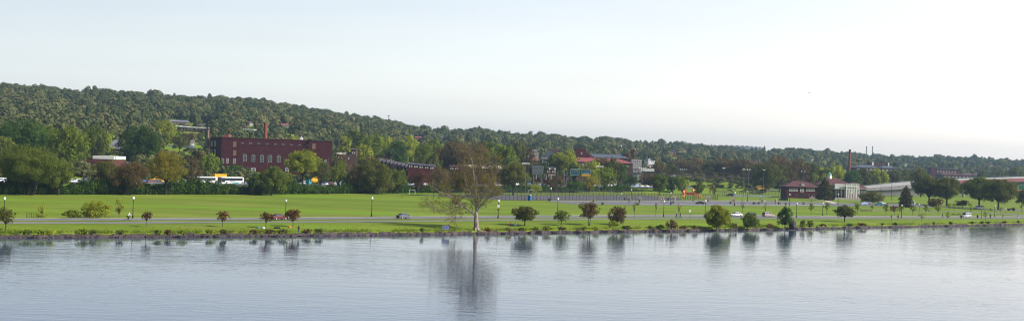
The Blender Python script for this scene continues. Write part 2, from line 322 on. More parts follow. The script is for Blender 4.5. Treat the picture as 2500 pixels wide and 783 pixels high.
def layer(src, scale, stretch, lo, hi, col, fac=1.0):
    mp = n.nodes.new('ShaderNodeMapping'); mp.inputs['Scale'].default_value = stretch; t = n.nodes.new('ShaderNodeTexNoise'); t.inputs['Scale'].default_value = scale; t.inputs['Detail'].default_value = 7; t.inputs['Roughness'].default_value = .65
    r = n.nodes.new('ShaderNodeMapRange'); r.inputs['From Min'].default_value = lo; r.inputs['From Max'].default_value = hi; r.inputs['To Max'].default_value = fac
    x = n.nodes.new('ShaderNodeMixRGB'); x.inputs['Color2'].default_value = (*col, 1)
    n.links.new(g.outputs['Position'], mp.inputs[0]); n.links.new(mp.outputs[0], t.inputs['Vector']); n.links.new(t.outputs['Fac'], r.inputs['Value']); n.links.new(r.outputs[0], x.inputs['Fac']); n.links.new(src, x.inputs['Color1'])
    return x.outputs[0]
src = layer(src, .12, (.5, 1, 1), .5, .78, (.085, .15, .014), .7)
src = layer(src, .045, (.6, 1.6, 1), .50, .68, (.27, .27, .06), .7)
src = layer(src, .9, (.6, 1, 1), .45, .8, (.11, .13, .025), .5)
src = layer(src, .018, (.25, 2.2, 1), .52, .66, (.17, .36, .008), .6)
n.links.new(src, b.inputs['Base Color'])
tag(link('ground', me, gm), 'green park lawn rising to wooded hills', 'ground', kind='structure')
MB().add([(-2600, -700, WZ), (2600, -700, WZ), (2600, 800, WZ), (-2600, 800, WZ)], [(0, 1, 2, 3)])
wme = MB().add([(-2600, -700, WZ), (2600, -700, WZ), (2600, 750, WZ), (-2600, 750, WZ)], [(0, 1, 2, 3)]).mesh('river')
wm = bpy.data.materials.new('river water'); wm.use_nodes = True; n = wm.node_tree; b = n.nodes['Principled BSDF']
b.inputs['Base Color'].default_value = (.05, .08, .15, 1); b.inputs['Roughness'].default_value = .04; b.inputs['IOR'].default_value = 1.33
g = n.nodes.new('ShaderNodeNewGeometry')
def wnoise(scale, stretch, rot=0, detail=3):
    mp = n.nodes.new('ShaderNodeMapping'); mp.inputs['Scale'].default_value = stretch; mp.inputs['Rotation'].default_value = (0, 0, rot)
    t = n.nodes.new('ShaderNodeTexNoise'); t.inputs['Scale'].default_value = scale; t.inputs['Detail'].default_value = detail
    n.links.new(g.outputs['Position'], mp.inputs[0]); n.links.new(mp.outputs[0], t.inputs['Vector']); return t.outputs['Fac']
f1 = wnoise(.9, (.45, 1, 1), R(12), 4); f2 = wnoise(.22, (.35, 1, 1), R(-8), 3); f3 = wnoise(.02, (.5, 1.5, 1), 0, 4)
b1 = n.nodes.new('ShaderNodeBump'); b1.inputs['Distance'].default_value = .055; b2 = n.nodes.new('ShaderNodeBump'); b2.inputs['Distance'].default_value = .07; b2.inputs['Strength'].default_value = .6
mr = n.nodes.new('ShaderNodeMapRange'); mr.inputs['From Min'].default_value = .35; mr.inputs['From Max'].default_value = .65; mr.inputs['To Min'].default_value = .35; mr.inputs['To Max'].default_value = .8
n.links.new(f3, mr.inputs['Value']); n.links.new(mr.outputs[0], b1.inputs['Strength'])
n.links.new(f1, b1.inputs['Height']); n.links.new(f2, b2.inputs['Height']); n.links.new(b2.outputs[0], b1.inputs['Normal']); n.links.new(b1.outputs[0], b.inputs['Normal'])
tag(link('river', wme, wm), 'wide calm river with fine ripples', 'river', kind='structure')
def ribbon(name, far, near_, m, label, dz=.05, n=160, z=None, cat='road', kind='structure'):
    fx, fy = zip(*far); nx, ny = zip(*near_); V = []
    for i in range(n):
        p = fx[0] + (fx[-1] - fx[0]) * i / (n - 1); q = nx[0] + (nx[-1] - nx[0]) * i / (n - 1)
        for x, y in ((q, float(np.interp(q, nx, ny))), (p, float(np.interp(p, fx, fy)))):
            v = on_z(x, y, 0); V.append((v.x, v.y, dz))
    o = MB().add(V, [(2 * i, 2 * i + 2, 2 * i + 3, 2 * i + 1) for i in range(n - 1)]).build(name, m)
    return tag(o, label, cat, kind=kind)
RF = [(-150, 534.8), (40, 534), (300, 533.5), (600, 532.3), (900, 530), (1050, 528.6), (1216, 527.3), (1420, 526), (1620, 524.7), (1800, 526), (1943, 527.4), (2100, 528), (2300, 528.4), (2460, 528.8), (2650, 528.5)]
RN = [(-150, 539.2), (40, 538.6), (300, 538.2), (600, 537), (900, 535), (1050, 533.8), (1216, 532.4), (1420, 531), (1620, 529.4), (1800, 529.9), (1943, 530.8), (2100, 531), (2300, 531.2), (2460, 531.5), (2650, 531.3)]
PF = [(-150, 542.3), (40, 542), (300, 542), (600, 540.6), (900, 539), (1100, 537.3), (1216, 535.8), (1420, 533.9), (1620, 531.8), (1800, 531.8), (1943, 531.9), (2100, 532), (2300, 532.3), (2650, 532)]
PN = [(-150, 546.3), (40, 546), (300, 545.6), (600, 543.6), (900, 542), (1100, 540.2), (1216, 538.6), (1420, 536.7), (1620, 534.5), (1800, 534.2), (1943, 534.2), (2100, 534.2), (2300, 534.2), (2650, 533.8)]
ribbon('road', RF, RN, M['asph'], 'grey two-lane parkway along the river')
def shift(l, d): return [(x, y + d) for x, y in l]
ribbon('kerb', shift(RF, -.55), shift(RF, .12), M['kerb'], 'cream far kerb of the parkway', dz=.12, cat='kerb')
ribbon('lane_line', [(x, (y + v) / 2 - .12) for (x, y), (_, v) in zip(RF, RN)], [(x, (y + v) / 2 + .12) for (x, y), (_, v) in zip(RF, RN)], M['kerb'], 'faded centre line of the parkway', dz=.056, cat='road marking')
ribbon('riverside_path', PF, PN, M['asph2'], 'grey footpath between parkway and river', cat='path')
ribbon('parking_lot', [(1335, 490.5), (1400, 490.2), (1700, 490.5), (1900, 491), (1990, 494), (2100, 496.5), (2300, 499.5)], [(1335, 491.2), (1400, 498), (1600, 501.3), (1800, 502.3), (1900, 502.3), (2150, 502.8), (2300, 503)], M['lot'], 'long parking lot beyond the lawn', cat='parking lot')
ribbon('far_kerb', [(1335, 489.9), (1700, 489.9), (1870, 490.2)], [(1335, 490.7), (1700, 490.7), (1870, 491)], M['kerb'], 'cream kerb along the far edge of the parking lot', dz=.12, cat='kerb')
ribbon('island_kerb', [(1560, 498.8), (1800, 499.6), (2020, 500.3)], [(1560, 499.8), (1800, 500.5), (2020, 501.2)], M['kerb'], 'pale kerbed island inside the parking lot', dz=.12, cat='kerb')
ribbon('court_surface', [(900, 474), (1230, 477.5), (1570, 478), (1660, 483)], [(1010, 474.6), (1230, 488), (1570, 488.2), (1660, 488.3)], M['court'], 'purplish grey sports court', cat='court')
ribbon('park_path', [(2180, 503.2), (2260, 503.5), (2345, 506.2), (2440, 511.2), (2520, 513)], [(2180, 504.6), (2260, 505), (2345, 508), (2440, 513.3), (2520, 516)], M['asph2'], 'path curving under the broad trees', cat='path')
ribbon('park_path', [(2100, 512), (2345, 515.5), (2430, 519), (2500, 525), (2540, 527)], [(2100, 512.8), (2345, 516.8), (2430, 521), (2500, 527.6), (2540, 528)], M['asph2'], 'narrow path joining the parkway', cat='path', dz=.065)
ribbon('entrance_path', [(1995, 487.5), (2020, 488.5), (2044, 495)], [(1990, 488.6), (2008, 490), (2036, 497)], M['kerb'], 'buff footpath to the clubhouse', cat='path', dz=.06)
ribbon('pool_deck', [(1780, 476.2), (1885, 477.6)], [(1780, 478.6), (1885, 480)], M['concw'], 'pale concrete deck beside the pool', cat='paving', dz=.05)
# highway deck
V = []; N = 220
for i in range(N):
    a = -.55 + 1.0 * i / (N - 1); Yh = ip(a, HW); zz = ip(a, HWZ) + .16
    for d in (-15, 15): V.append((a * (Yh + d), Yh + d, zz))
tag(MB().add(V, [(2 * i, 2 * i + 2, 2 * i + 3, 2 * i + 1) for i in range(N - 1)]).build('highway', M['asph']), 'busy highway behind the hedge', 'highway', kind='structure')
hb = MB().box(-2800, 2800, -720, 5300, -4, 135).build('haze', None)
hm = bpy.data.materials.new('haze air'); hm.use_nodes = True; n = hm.node_tree; n.nodes.clear()
o_ = n.nodes.new('ShaderNodeOutputMaterial'); pv = n.nodes.new('ShaderNodeVolumePrincipled'); pv.inputs['Color'].default_value = (.50, .75, 1.0, 1); pv.inputs['Density'].default_value = HAZE; pv.inputs['Anisotropy'].default_value = .2
n.links.new(pv.outputs[0], o_.inputs['Volume']); hb.data.materials.append(hm); tag(hb, 'thin pale blue haze over the valley', 'haze', kind='stuff')
# ------------------------------------------------------------------ river wall
rw = random.Random(5)
mb = MB(); x = -60.0
while x < 2600:
    a = (x - 1250) / F; wpx = rw.uniform(5, 16); a2 = (x + wpx - 1250) / F
    Y1, Y2 = ip(a, SHORE), ip(a2, SHORE); top = -1.5 + rw.uniform(.38, .74); j = rw.uniform(-.25, .2)
    V = [(a * (Y1 + j), Y1 + j, -2.6), (a2 * (Y2 + j), Y2 + j, -2.6), (a2 * (Y2 + 2.2), Y2 + 2.2, -2.6), (a * (Y1 + 2.2), Y1 + 2.2, -2.6)]
    mb.add(V + [(p[0], p[1], top + rw.uniform(-.05, .05)) for p in V], [(3, 2, 1, 0), (4, 5, 6, 7), (0, 1, 5, 4), (1, 2, 6, 5), (2, 3, 7, 6), (3, 0, 4, 7)])
    x += wpx
tag(mb.build('stone_wall', M['rock']), 'low weathered stone wall along the river edge', 'river wall')
mb = MB()
for i in range(420):
    x = rw.uniform(-30, 2530); a = (x - 1250) / F; Y = ip(a, SHORE) + rw.uniform(-1.0, .1) ; s_ = rw.uniform(.12, .5); c = Vector((a * Y, Y, WZ - .05)); k = len(mb.v)
    mb.lathe([(s_ * .8, -.3), (s_, 0), (s_ * .7, s_ * .5), (s_ * .2, s_ * .7)], 6, c, sx=rw.uniform(.8, 1.9), sy=.8)
    for q in range(k, len(mb.v)): v = mb.v[q]; mb.v[q] = (v[0] + rw.uniform(-.2, .2) * s_, v[1] + rw.uniform(-.2, .2) * s_, v[2] + rw.uniform(-.15, .15) * s_)
tag(mb.build('rubble', M['boulder']), 'dark loose stones and driftwood at the foot of the river wall', 'rubble', kind='stuff')
# weeds and grass tufts on the bank
rng = np.random.default_rng(3)
n = 34000; px = rng.uniform(-20, 2520, n); a = (px - 1250) / F; ys = np.interp(a, *SHORE)
off = 1.6 + rng.exponential(1.6, n); clump = .5 + .5 * np.sin(px * .045) * np.sin(px * .013 + 2) + .3 * np.sin(px * .17)
keep = rng.random(n) < np.clip(clump, .12, 1); a, ys, off = a[keep], ys[keep], off[keep]; n = len(a); Y = ys + off
z = np.array([terr(a[i] * Y[i], Y[i]) for i in range(n)]); c = np.stack([a * Y, Y, z], 1)
h = .12 + .38 * rng.random(n) ** 2; hh = np.stack([rng.normal(0, .12, n), rng.normal(0, .12, n), h], 1); t = np.stack([rng.uniform(.015, .06, n), rng.normal(0, .03, n), np.zeros(n)], 1)
V = np.stack([c - t, c + t, c + t * .4 + hh, c - t * .4 + hh], 1).reshape(-1, 3)
tag(quad_obj('bank_grass', V, rng.random(n), LM['green']), 'rough grass and weeds along the top of the river wall', 'weeds', kind='stuff')
# ------------------------------------------------------------------ trees
PBAR = []
def tree(name, label, cat, px, base=None, top=0, wpx=40, kind='green', Y=None, trunk=.28, nl=9, cover=.9, s=None, seed=None, group=None, bark='bark', twigs=0, limbs=True, lean=0, fork=1, low=False, depth=.9, tr=1.0, wob=.42):
    nl = int(nl * 2.1); cover *= .54; wob *= .70
    seed = int(px * 7 + top) if seed is None else seed; rg = random.Random(seed); rng = np.random.default_rng(seed)
    b = gnd(px, base) if base is not None else at(px, Y, top)
    Y = b.y; H = max(1.0, P(px, top, Y).z - b.z); W = wpx * Y / F; ppm = F / Y * .41
    s = s or max(.2, .72 / ppm); s = min(s, W * .2)
    o = thing(name, label, cat, b, rg.uniform(-.4, .4) if not lean else 0, group)
    z0 = trunk * H * (.2 if low else .85); ch = H - z0; lobes = []
    for i in range(nl):
        th = 2.4 * i + rg.uniform(-.5, .5); e = rg.uniform(-.85, .97) if i else .8
        rr = math.sqrt(max(0, 1 - e * e)) * rg.uniform(.35, .80); f = rg.uniform(.55, 1.5)
        prof = 1.0 if not low else 1.0
        c = (math.cos(th) * rr * W / 2 * prof + lean * W * .1, math.sin(th) * rr * W / 2 * depth, z0 + ch * (.5 + .33 * e))
        r = (W * .5 * wob * f, W * .5 * wob * f * depth, min(ch * .24 * f, W * .5 * wob * f * 1.15))
        lobes.append((c, r))
    for i in range(int(nl * 1.3)):      # loose sprays that break the outline
        th = rg.uniform(0, 6.28); e = rg.uniform(-.8, 1); rr = math.sqrt(max(0, 1 - e * e)) * rg.uniform(.86, 1.12); q = rg.uniform(.07, .13)
        lobes.append(((math.cos(th) * rr * W / 2 + lean * W * .1, math.sin(th) * rr * W / 2 * depth, z0 + ch * (.5 + .46 * e * rg.uniform(.9, 1.12))), (W * q, W * q, min(ch, W) * q * rg.uniform(.7, 1.4))))
    zt = max(c[2] + r[2] for c, r in lobes); xm = max(abs(c[0] - lean * W * .1) + r[0] for c, r in lobes)
    kz = (H - z0) / max(.1, zt - z0); kx = W / 2 / max(.1, xm)
    lobes = [((c[0] * kx, c[1], z0 + (c[2] - z0) * kz), (r[0] * kx, r[1], r[2] * kz)) for c, r in lobes]
    Vt, tn = leaves(rng, lobes, s, cover)
    quad_obj('crown', Vt, tn, LM[kind], o)
    tm = MB(); r0 = max(.05, H * .024 * tr); zf = max(.25, trunk * H * .75)
    for k in range(fork):
        ox = (k - (fork - 1) / 2) * r0 * 2.6; fx = ox * 2 + lean * -.25 * W * .3
        tm.path([(ox, 0, -.15), (ox * 1.1, 0, .12 * zf), (ox * 1.4 + fx * .3, 0, zf * .6), (fx, 0, zf)], [r0 * 1.35, r0 * 1.05, r0 * .95, r0 * .85], 7)
        if limbs:
            for i, (c, r) in enumerate(lobes):
                if (fork > 1 and i % fork != k) or i > nl: continue
                c = Vector(c); st = Vector((fx, 0, zf)); m_ = st.lerp(c, .5) + Vector((0, 0, (c.z - zf) * .12))
                tm.path([st, m_, c], [r0 * .55, r0 * .33, r0 * .12], 5)
                for _ in range(3 + twigs):
                    d = Vector((rg.uniform(-1, 1) * r[0], rg.uniform(-1, 1) * r[1], rg.uniform(-.5, 1.05) * r[2])); s0 = m_.lerp(c, rg.uniform(.3, 1)); e_ = c + d
                    tm.path([s0, s0.lerp(e_, .5) + Vector((0, 0, r[2] * .1)), e_], [r0 * .16, r0 * .1, r0 * .03], 3)
    tm.build('trunk', M[bark], o)
    return o
def conifer(label, px, base, top, wpx, Y=None, seed=1):
    b = gnd(px, base); rng = np.random.default_rng(seed); H = P(px, top, b.y).z - b.z; W = wpx * b.y / F
    o = thing('conifer_tree', label, 'tree', b); lobes = []
    for i in range(26):
        t = i / 25; rad = W / 2 * min(1, 1.25 * (1 - t) ** .6) * (.8 + .2 * rng.random()); th = i * 2.4
        lobes.append(((math.cos(th) * rad * .55, math.sin(th) * rad * .55, H * (.06 + .88 * t)), (rad * .5 + .3, rad * .5 + .3, H * .07)))
    Vt, tn = leaves(rng, lobes, .5, 1.0); quad_obj('crown', Vt, tn, LM['conifer'], o)
    MB().path([(0, 0, -.1), (0, 0, H * .9)], [H * .03, .03], 7).build('trunk', M['barkd'], o)
# --- bank trees
tree('riverbank_tree', 'bushy brown-green young tree cut by the left edge of the picture', 'tree', 14, 561, 503, 52, 'olive', trunk=.3, cover=.7, twigs=5)
tree('ornamental_tree', 'smallest dark red ornamental tree, just right of the cyclist', 'tree', 357, 553.5, 515, 30, 'redbrown', trunk=.5, cover=.6, nl=7, twigs=3, tr=.8)
tree('ornamental_tree', 'dark red round-headed tree alone on the bank, left of the factory chimney', 'tree', 543, 553.5, 514, 39, 'redbrown', trunk=.42, cover=.65, nl=8, twigs=3, tr=.8)
tree('ornamental_tree', 'dark red tree on the bank in front of the tail of the maroon car', 'tree', 649, 557, 516, 34, 'redbrown', trunk=.42, cover=.6, nl=8, twigs=3, tr=.8)
tree('ornamental_tree', 'largest dark red tree on the bank, beside the fisherman', 'tree', 715, 553, 509, 46, 'redbrown', trunk=.36, cover=.75, nl=10, twigs=3, tr=.9)
tree('hawthorn_tree', 'broad dark hawthorn shading two seated people', 'tree', 1281, 551, 502, 74, 'olive', trunk=.3, cover=.85, nl=13, tr=1.2, bark='barkd')
tree('crab_apple_tree', 'dark green crab apple right of the broad hawthorn', 'tree', 1370, 550, 510, 50, 'willow', trunk=.3, cover=.7, nl=8, tr=1.1, bark='barkd')
tree('twin_trunk_tree', 'dark brown-green tree standing on two thin trunks', 'tree', 1438, 550, 491, 62, 'brown', trunk=.36, cover=.85, nl=11, fork=2, tr=.7, bark='barkd')
tree('riverbank_tree', 'round brown-olive tree right of the twin-trunk tree', 'tree', 1507, 549, 500, 52, 'brown', trunk=.18, cover=.8, nl=11, low=True)
tree('ornamental_tree', 'wide dark tree on the bank in front of the clubhouse lawn', 'tree', 2062, 541, 498, 54, 'olive', trunk=.3, cover=.9, nl=11, twigs=3, bark='barkd', tr=1.2)
tree('willow_shrub', 'very large bright yellow-green bush on the river bank', 'shrub', 1750, 558, 498, 72, 'light', trunk=.12, cover=1.3, nl=16, low=True, limbs=True, tr=.6, bark='barkd')
tree('bank_shrub', 'dark spreading bush on the bank in front of the second road car', 'shrub', 1832, 558, 517, 52, 'willow', trunk=.12, cover=.9, nl=12, low=True, tr=.6, bark='barkd')
tree('bank_shrub', 'upright dark bush on the bank right of the tan station wagon', 'shrub', 1916, 556, 503, 42, 'dark', trunk=.12, cover=1.1, nl=12, low=True, tr=.6, bark='barkd')
SH = [(62, 577, 563, 30, 'willow'), (100, 576, 566, 26, 'green'), (124, 578, 560, 26, 'light'), (200, 576, 557, 36, 'green'), (226, 575, 566, 18, 'olive'), (292, 574, 566, 18, 'olive'), (383, 574, 562, 26, 'willow'), (410, 574, 566, 18, 'redbrown'), (445, 575, 560, 30, 'green'), (512, 573, 560, 34, 'light'), (545, 573, 566, 20, 'olive'), (620, 573, 562, 24, 'brown'), (655, 573, 562, 30, 'brown'), (690, 573, 565, 26, 'olive'), (750, 571, 560, 28, 'brown'), (778, 571, 562, 24, 'olive'), (1030, 571, 564, 14, 'olive'), (1190, 568, 562, 16, 'redbrown'), (1240, 567, 557, 18, 'olive'), (1275, 568, 555, 24, 'green'), (1308, 567, 554, 20, 'willow'), (1335, 567, 550, 30, 'light'), (1372, 566, 557, 22, 'olive'), (1425, 564, 555, 26, 'green'), (1455, 564, 556, 20, 'light'), (1497, 562, 536, 26, 'light'), (1530, 563, 550, 34, 'olive'), (1586, 563, 550, 20, 'olive'), (1612, 562, 548, 30, 'dark'), (1640, 562, 536, 34, 'brown'), (1668, 561, 551, 22, 'brown'), (1697, 561, 552, 20, 'olive'), (1790, 558, 543, 26, 'olive'), (1880, 558, 545, 24, 'brown'), (1960, 556, 536, 16, 'olive'), (1978, 556, 537, 22, 'willow'), (2010, 555, 545, 20, 'brown'), (2075, 554, 547, 18, 'dark'), (2105, 553.5, 547, 26, 'redbrown'), (2153, 553, 548, 10, 'redbrown'), (2185, 552.5, 546, 16, 'dark'), (2280, 550.5, 545, 8, 'dark'), (2320, 551, 543.5, 14, 'dark'), (2372, 549, 544, 10, 'dark'), (2396, 549, 543, 12, 'dark'), (2412, 548.5, 541, 12, 'olive'), (2452, 548, 544, 12, 'redbrown'), (2486, 547, 543, 10, 'redbrown')]
KN = dict(willow='dark green', green='fresh green', light='bright green', olive='olive', brown='brown', redbrown='reddish brown', dark='very dark', yellow='yellow-green', hill='green', conifer='dark', blossom='pale pink')
BL = [(14, 'the tree at the left edge'), (232, 'the big yellow willow bush'), (311, 'the cyclist'), (357, 'the smallest red tree'), (543, 'the lone red tree'), (680, 'the maroon car'), (729, 'the fisherman'), (907, 'the lamp left of the grey sedan'), (985, 'the grey sedan'), (1088, 'the tilted board'), (1162, 'the sycamore'), (1281, 'the broad hawthorn'), (1370, 'the crab apple'), (1438, 'the twin-trunk tree'), (1507, 'the round brown-olive tree'), (1655, 'the walking couple'), (1750, 'the big bright bush'), (1832, 'the dark spreading bush'), (1916, 'the upright dark bush'), (2062, 'the wide dark bank tree'), (2183, 'the lamp by the picnic tables'), (2301, 'the walker in grey'), (2357, 'the silver minivan'), (2418, 'the standing figure in black'), (2487, 'the figure in blue')]
def nearb(px):
    m_ = min(BL, key=lambda l: abs(l[0] - px)); d = px - m_[0]
    return ('just ' if abs(d) < 25 else 'well ' if abs(d) > 60 else '') + ('left of ' if d < 0 else 'right of ') + m_[1]
USED = {}
def uniq(l):
    if l in USED: USED[l] += 1; return l + ', ' + ORD[USED[l] - 1] + ' one'
    USED[l] = 1; return l
for i, (px, b_, t_, w_, k) in enumerate(SH):
    size = 'low' if b_ - t_ < 9 else 'small' if b_ - t_ < 15 else 'tall'
    tree('bank_shrub', uniq('%s %s wall shrub %s' % (size, KN[k], nearb(px))), 'shrub', px, b_ - 1.5, t_, w_, k, trunk=.1, nl=6, cover=1.0, low=True, limbs=False, group='shrubs along the river wall', s=.28, wob=.5)
# --- big yellow willow bush and neighbours behind the road
tree('willow_shrub', 'wide yellow-green willow bush on the lawn edge behind the road', 'shrub', 232, 532, 487, 78, 'light', trunk=.1, cover=.85, nl=18, low=True, tr=.5, wob=.34)
tree('willow_shrub', 'low green bush joined to the left side of the yellow willow bush', 'shrub', 175, 532, 510, 52, 'green', trunk=.1, cover=.8, nl=10, low=True, tr=.5)
tree('sapling', 'thin pale sapling left of the willow bush, behind the road', 'tree', 102, 531, 492, 24, 'light', trunk=.2, cover=.4, nl=8, tr=.6, twigs=2)
tree('willow_shrub', 'low yellow-green shrub at the foot of the thin pale sapling', 'shrub', 100, 532, 520, 34, 'light', trunk=.1, cover=.5, nl=6, low=True)
tree('sapling', 'feathery light green sapling left of the cyclist', 'tree', 290, 531, 483, 28, 'light', trunk=.2, cover=.6, nl=10, tr=.6, wob=.34)
# --- hedge-line trees in front of the highway
T1 = [
 ('willow_tree', 'huge dark willowy tree at the left edge of the field with several dark trunks', 70, 476, 350, 150, 'willow', dict(trunk=.25, nl=20, fork=3, tr=1.2, bark='barkd', cover=1.1)),
 ('willow_tree', 'second big willowy tree, with one dark trunk, right of the huge one', 142, 476, 383, 84, 'willow', dict(trunk=.25, nl=14, tr=1.3, bark='barkd', cover=1.0)),
 ('leaning_tree', 'green tree with a heavy dark limb leaning right, left of the bare brown tree', 248, 472, 388, 92, 'olive', dict(trunk=.3, nl=14, tr=1.2, bark='barkd', lean=1, cover=.75, twigs=3)),
 ('bare_tree', 'round bare brown tree barely in leaf at the edge of the field', 315, 476, 390, 105, 'brown', dict(trunk=.22, nl=16, tr=1.1, bark='barkd', cover=.5, twigs=10, fork=2)),
 ('budding_tree', 'tall yellow-green tree in new leaf left of the coaches', 405, 475, 363, 108, 'yellow', dict(trunk=.35, nl=18, tr=1.1, bark='barkd', cover=.65, twigs=6)),
 ('bare_tree', 'sparse grey-brown tree between the yellow-green tree and the coaches', 468, 472, 376, 56, 'brown', dict(trunk=.3, nl=12, cover=.22, twigs=12)),
 ('bushy_tree', 'dense dark bushy tree in front of the factory, reaching the ground', 662, 477, 402, 84, 'willow', dict(trunk=.12, nl=18, low=True, cover=1.25)),
 ('bushy_tree', 'darker low bushy tree joined to the left of the dense bushy tree', 622, 476, 422, 46, 'dark', dict(trunk=.12, nl=10, low=True)),
 ('spreading_tree', 'bright green spreading tree with open dark limbs in front of the factory', 738, 470, 362, 96, 'light', dict(trunk=.5, nl=14, tr=1.0, bark='barkd', cover=.95)),
 ('bushy_tree', 'light green tree between the bushy tree and the spreading tree', 700, 472, 418, 40, 'green', dict(trunk=.2, nl=8, cover=.7)),
 ('hedgerow_tree', 'thin olive tree beside the yellow mixer truck', 782, 470, 388, 58, 'olive', dict(trunk=.3, nl=10, cover=.5, twigs=6)),
 ('hedgerow_tree', 'olive tree at the right corner of the factory', 824, 470, 386, 58, 'green', dict(trunk=.3, nl=10, cover=.6, twigs=5)),
 ('hedgerow_tree', 'brownish tree just left of the broad olive tree', 868, 472, 398, 52, 'brown', dict(trunk=.25, nl=10, cover=.7, twigs=5)),
 ('broad_tree', 'broad dense olive tree reaching the ground behind the lamp of the grey sedan', 912, 473, 388, 108, 'olive', dict(trunk=.15, nl=20, low=True, cover=1.1)),
 ('hedgerow_tree', 'dark green round tree right of the broad olive tree', 970, 472, 410, 56, 'willow', dict(trunk=.2, nl=11, cover=1.0)),
 ('hedgerow_tree', 'russet thicket tree just behind the soccer goal', 1020, 471, 412, 62, 'redbrown', dict(trunk=.2, nl=12, cover=.45, twigs=10)),
 ('hedgerow_tree', 'russet half-bare tree left of the sycamore', 1072, 471, 404, 64, 'brown', dict(trunk=.2, nl=12, cover=.4, twigs=10)),
 ('hedgerow_tree', 'brown half-bare tree behind the sycamore trunk', 1128, 471, 398, 70, 'brown', dict(trunk=.2, nl=12, cover=.45, twigs=10)),
 ('hedgerow_tree', 'brown-green tree right behind the sycamore', 1200, 471, 395, 66, 'brown', dict(trunk=.2, nl=12, cover=.6, twigs=8)),
 ('hedgerow_tree', 'dark olive tree with a thick leaning trunk left of the tennis lamp pole', 1253, 476, 394, 84, 'olive', dict(trunk=.28, nl=16, cover=.9, tr=1.3, bark='barkd')),
 ('hedgerow_shrub', 'light green bush behind the blue portable toilet', 1300, 470, 449, 46, 'light', dict(trunk=.1, nl=8, low=True)),
 ('hedgerow_tree', 'pale green tree behind the court left of the two green signs', 1358, 470, 424, 44, 'brown', dict(trunk=.2, nl=9, cover=.7)),
 ('hedgerow_tree', 'pale yellow-green tree under the two green signs', 1440, 470, 428, 50, 'yellow', dict(trunk=.2, nl=9, cover=.7)),
 ('hedgerow_tree', 'pale green tree between the signs and the bridge pier', 1478, 470, 405, 56, 'green', dict(trunk=.25, nl=12, cover=.6, twigs=5)),
 ('hedgerow_tree', 'dark bush under the blue sign pole', 1402, 470, 440, 50, 'dark', dict(trunk=.2, nl=9, cover=.9, low=True)),
 ('park_tree', 'largest of the three round trees left of the playground', 1609, 479, 420, 48, 'willow', dict(trunk=.25, nl=13, cover=1.2)),
 ('park_tree', 'dark middle tree of the three left of the playground', 1640, 476, 428, 34, 'dark', dict(trunk=.2, nl=11, cover=1.2)),
 ('park_tree', 'light green tree of the three next to the playground slide', 1665, 476, 430, 34, 'green', dict(trunk=.2, nl=10, cover=.9)),
 ('park_tree', 'round green tree with a bare stem right of the orange play canopy', 1706, 485, 441, 28, 'willow', dict(trunk=.3, nl=10, cover=1.2)),
 ('bare_tree', 'bare brown tree on the grass right of the playground', 1743, 485, 446, 28, 'brown', dict(trunk=.3, nl=8, cover=.2, twigs=10)),
 ('spreading_tree', 'low wide brown-green tree covering the right end of the clubhouse', 2128, 497, 464, 64, 'olive', dict(trunk=.15, nl=12, low=True)),
 ('broad_tree', 'left tree of the first broad pair beside the park conifer', 2268, 499, 428, 78, 'olive', dict(trunk=.3, nl=16, cover=1.1, tr=1.3, bark='barkd')),
 ('broad_tree', 'right tree of the first broad pair, wide and dark brown-green', 2311, 502, 430, 84, 'olive', dict(trunk=.28, nl=18, cover=1.15, tr=1.4, bark='barkd')),
 ('broad_tree', 'left dark tree of the second broad pair, above the white van', 2390, 508, 428, 88, 'willow', dict(trunk=.3, nl=18, cover=1.1, tr=1.2, bark='barkd')),
 ('broad_tree', 'right tree of the second broad pair with an open fan of limbs', 2437, 512, 435, 94, 'olive', dict(trunk=.32, nl=18, cover=.85, tr=1.2, bark='barkd', twigs=4)),
 ('broad_tree', 'dark tree cut by the right edge of the picture', 2504, 512, 460, 56, 'olive', dict(trunk=.3, nl=12, cover=1.0)),
 ('low_tree', 'low round brown tree under the first broad pair', 2285, 508, 482, 44, 'brown', dict(trunk=.2, nl=9, cover=1.0, low=True)),
 ('low_tree', 'low flat brown tree between the two broad pairs', 2350, 508, 488, 40, 'brown', dict(trunk=.3, nl=8, cover=.9)),
]
for nm, lb, px, b_, t_, w_, k, kw in T1: tree(nm, lb, 'tree' if 'shrub' not in nm else 'shrub', px, b_, t_, w_, k, **kw)
conifer('dense dark conifer standing alone between parking lot and broad trees', 2211, 506, 452, 38, seed=2)
conifer('large dark conifer in front of the clubhouse', 2012, 489, 432, 46, seed=3)
# saplings and staked trees on the right-hand lawn
SP = [(1548, 531, 487, 14, 'yellow', .2), (1601, 528, 492, 10, 'brown', .12), (1657, 528, 493, 16, 'yellow', .2), (1525, 520, 500, 10, 'yellow', .2), (1812, 520, 484, 18, 'yellow', .2), (1868, 525, 492, 14, 'yellow', .15),
 (1980, 524, 494, 16, 'green', .9), (2018, 523, 493, 18, 'green', .9), (2094, 524, 494, 18, 'green', .8), (2129, 517, 496, 12, 'green', .7), (2163, 525, 495, 18, 'green', .9), (2184, 526, 500, 22, 'redbrown', .8), (2200, 526, 500, 18, 'green', .7), (2228, 525, 500, 16, 'green', .8), (2260, 525, 496, 14, 'green', .9), (2290, 525, 497, 18, 'light', .9), (2318, 512, 495, 14, 'green', .8), (2329, 516, 494, 14, 'light', .7), (2250, 541, 518, 14, 'green', .5), (2176, 540, 522, 8, 'green', .3), (2192, 537, 522, 8, 'brown', .6), (2312, 539, 515, 12, 'green', .5), (2346, 537, 524, 8, 'redbrown', .6), (2370, 524, 498, 10, 'green', .4), (2406, 538, 516, 14, 'green', .5), (2419, 518, 507, 8, 'green', .5), (2448, 538, 521, 6, 'brown', .5), (2443, 521, 505, 8, 'brown', .4), (2494, 516, 490, 12, 'olive', .5)]
SP.sort()
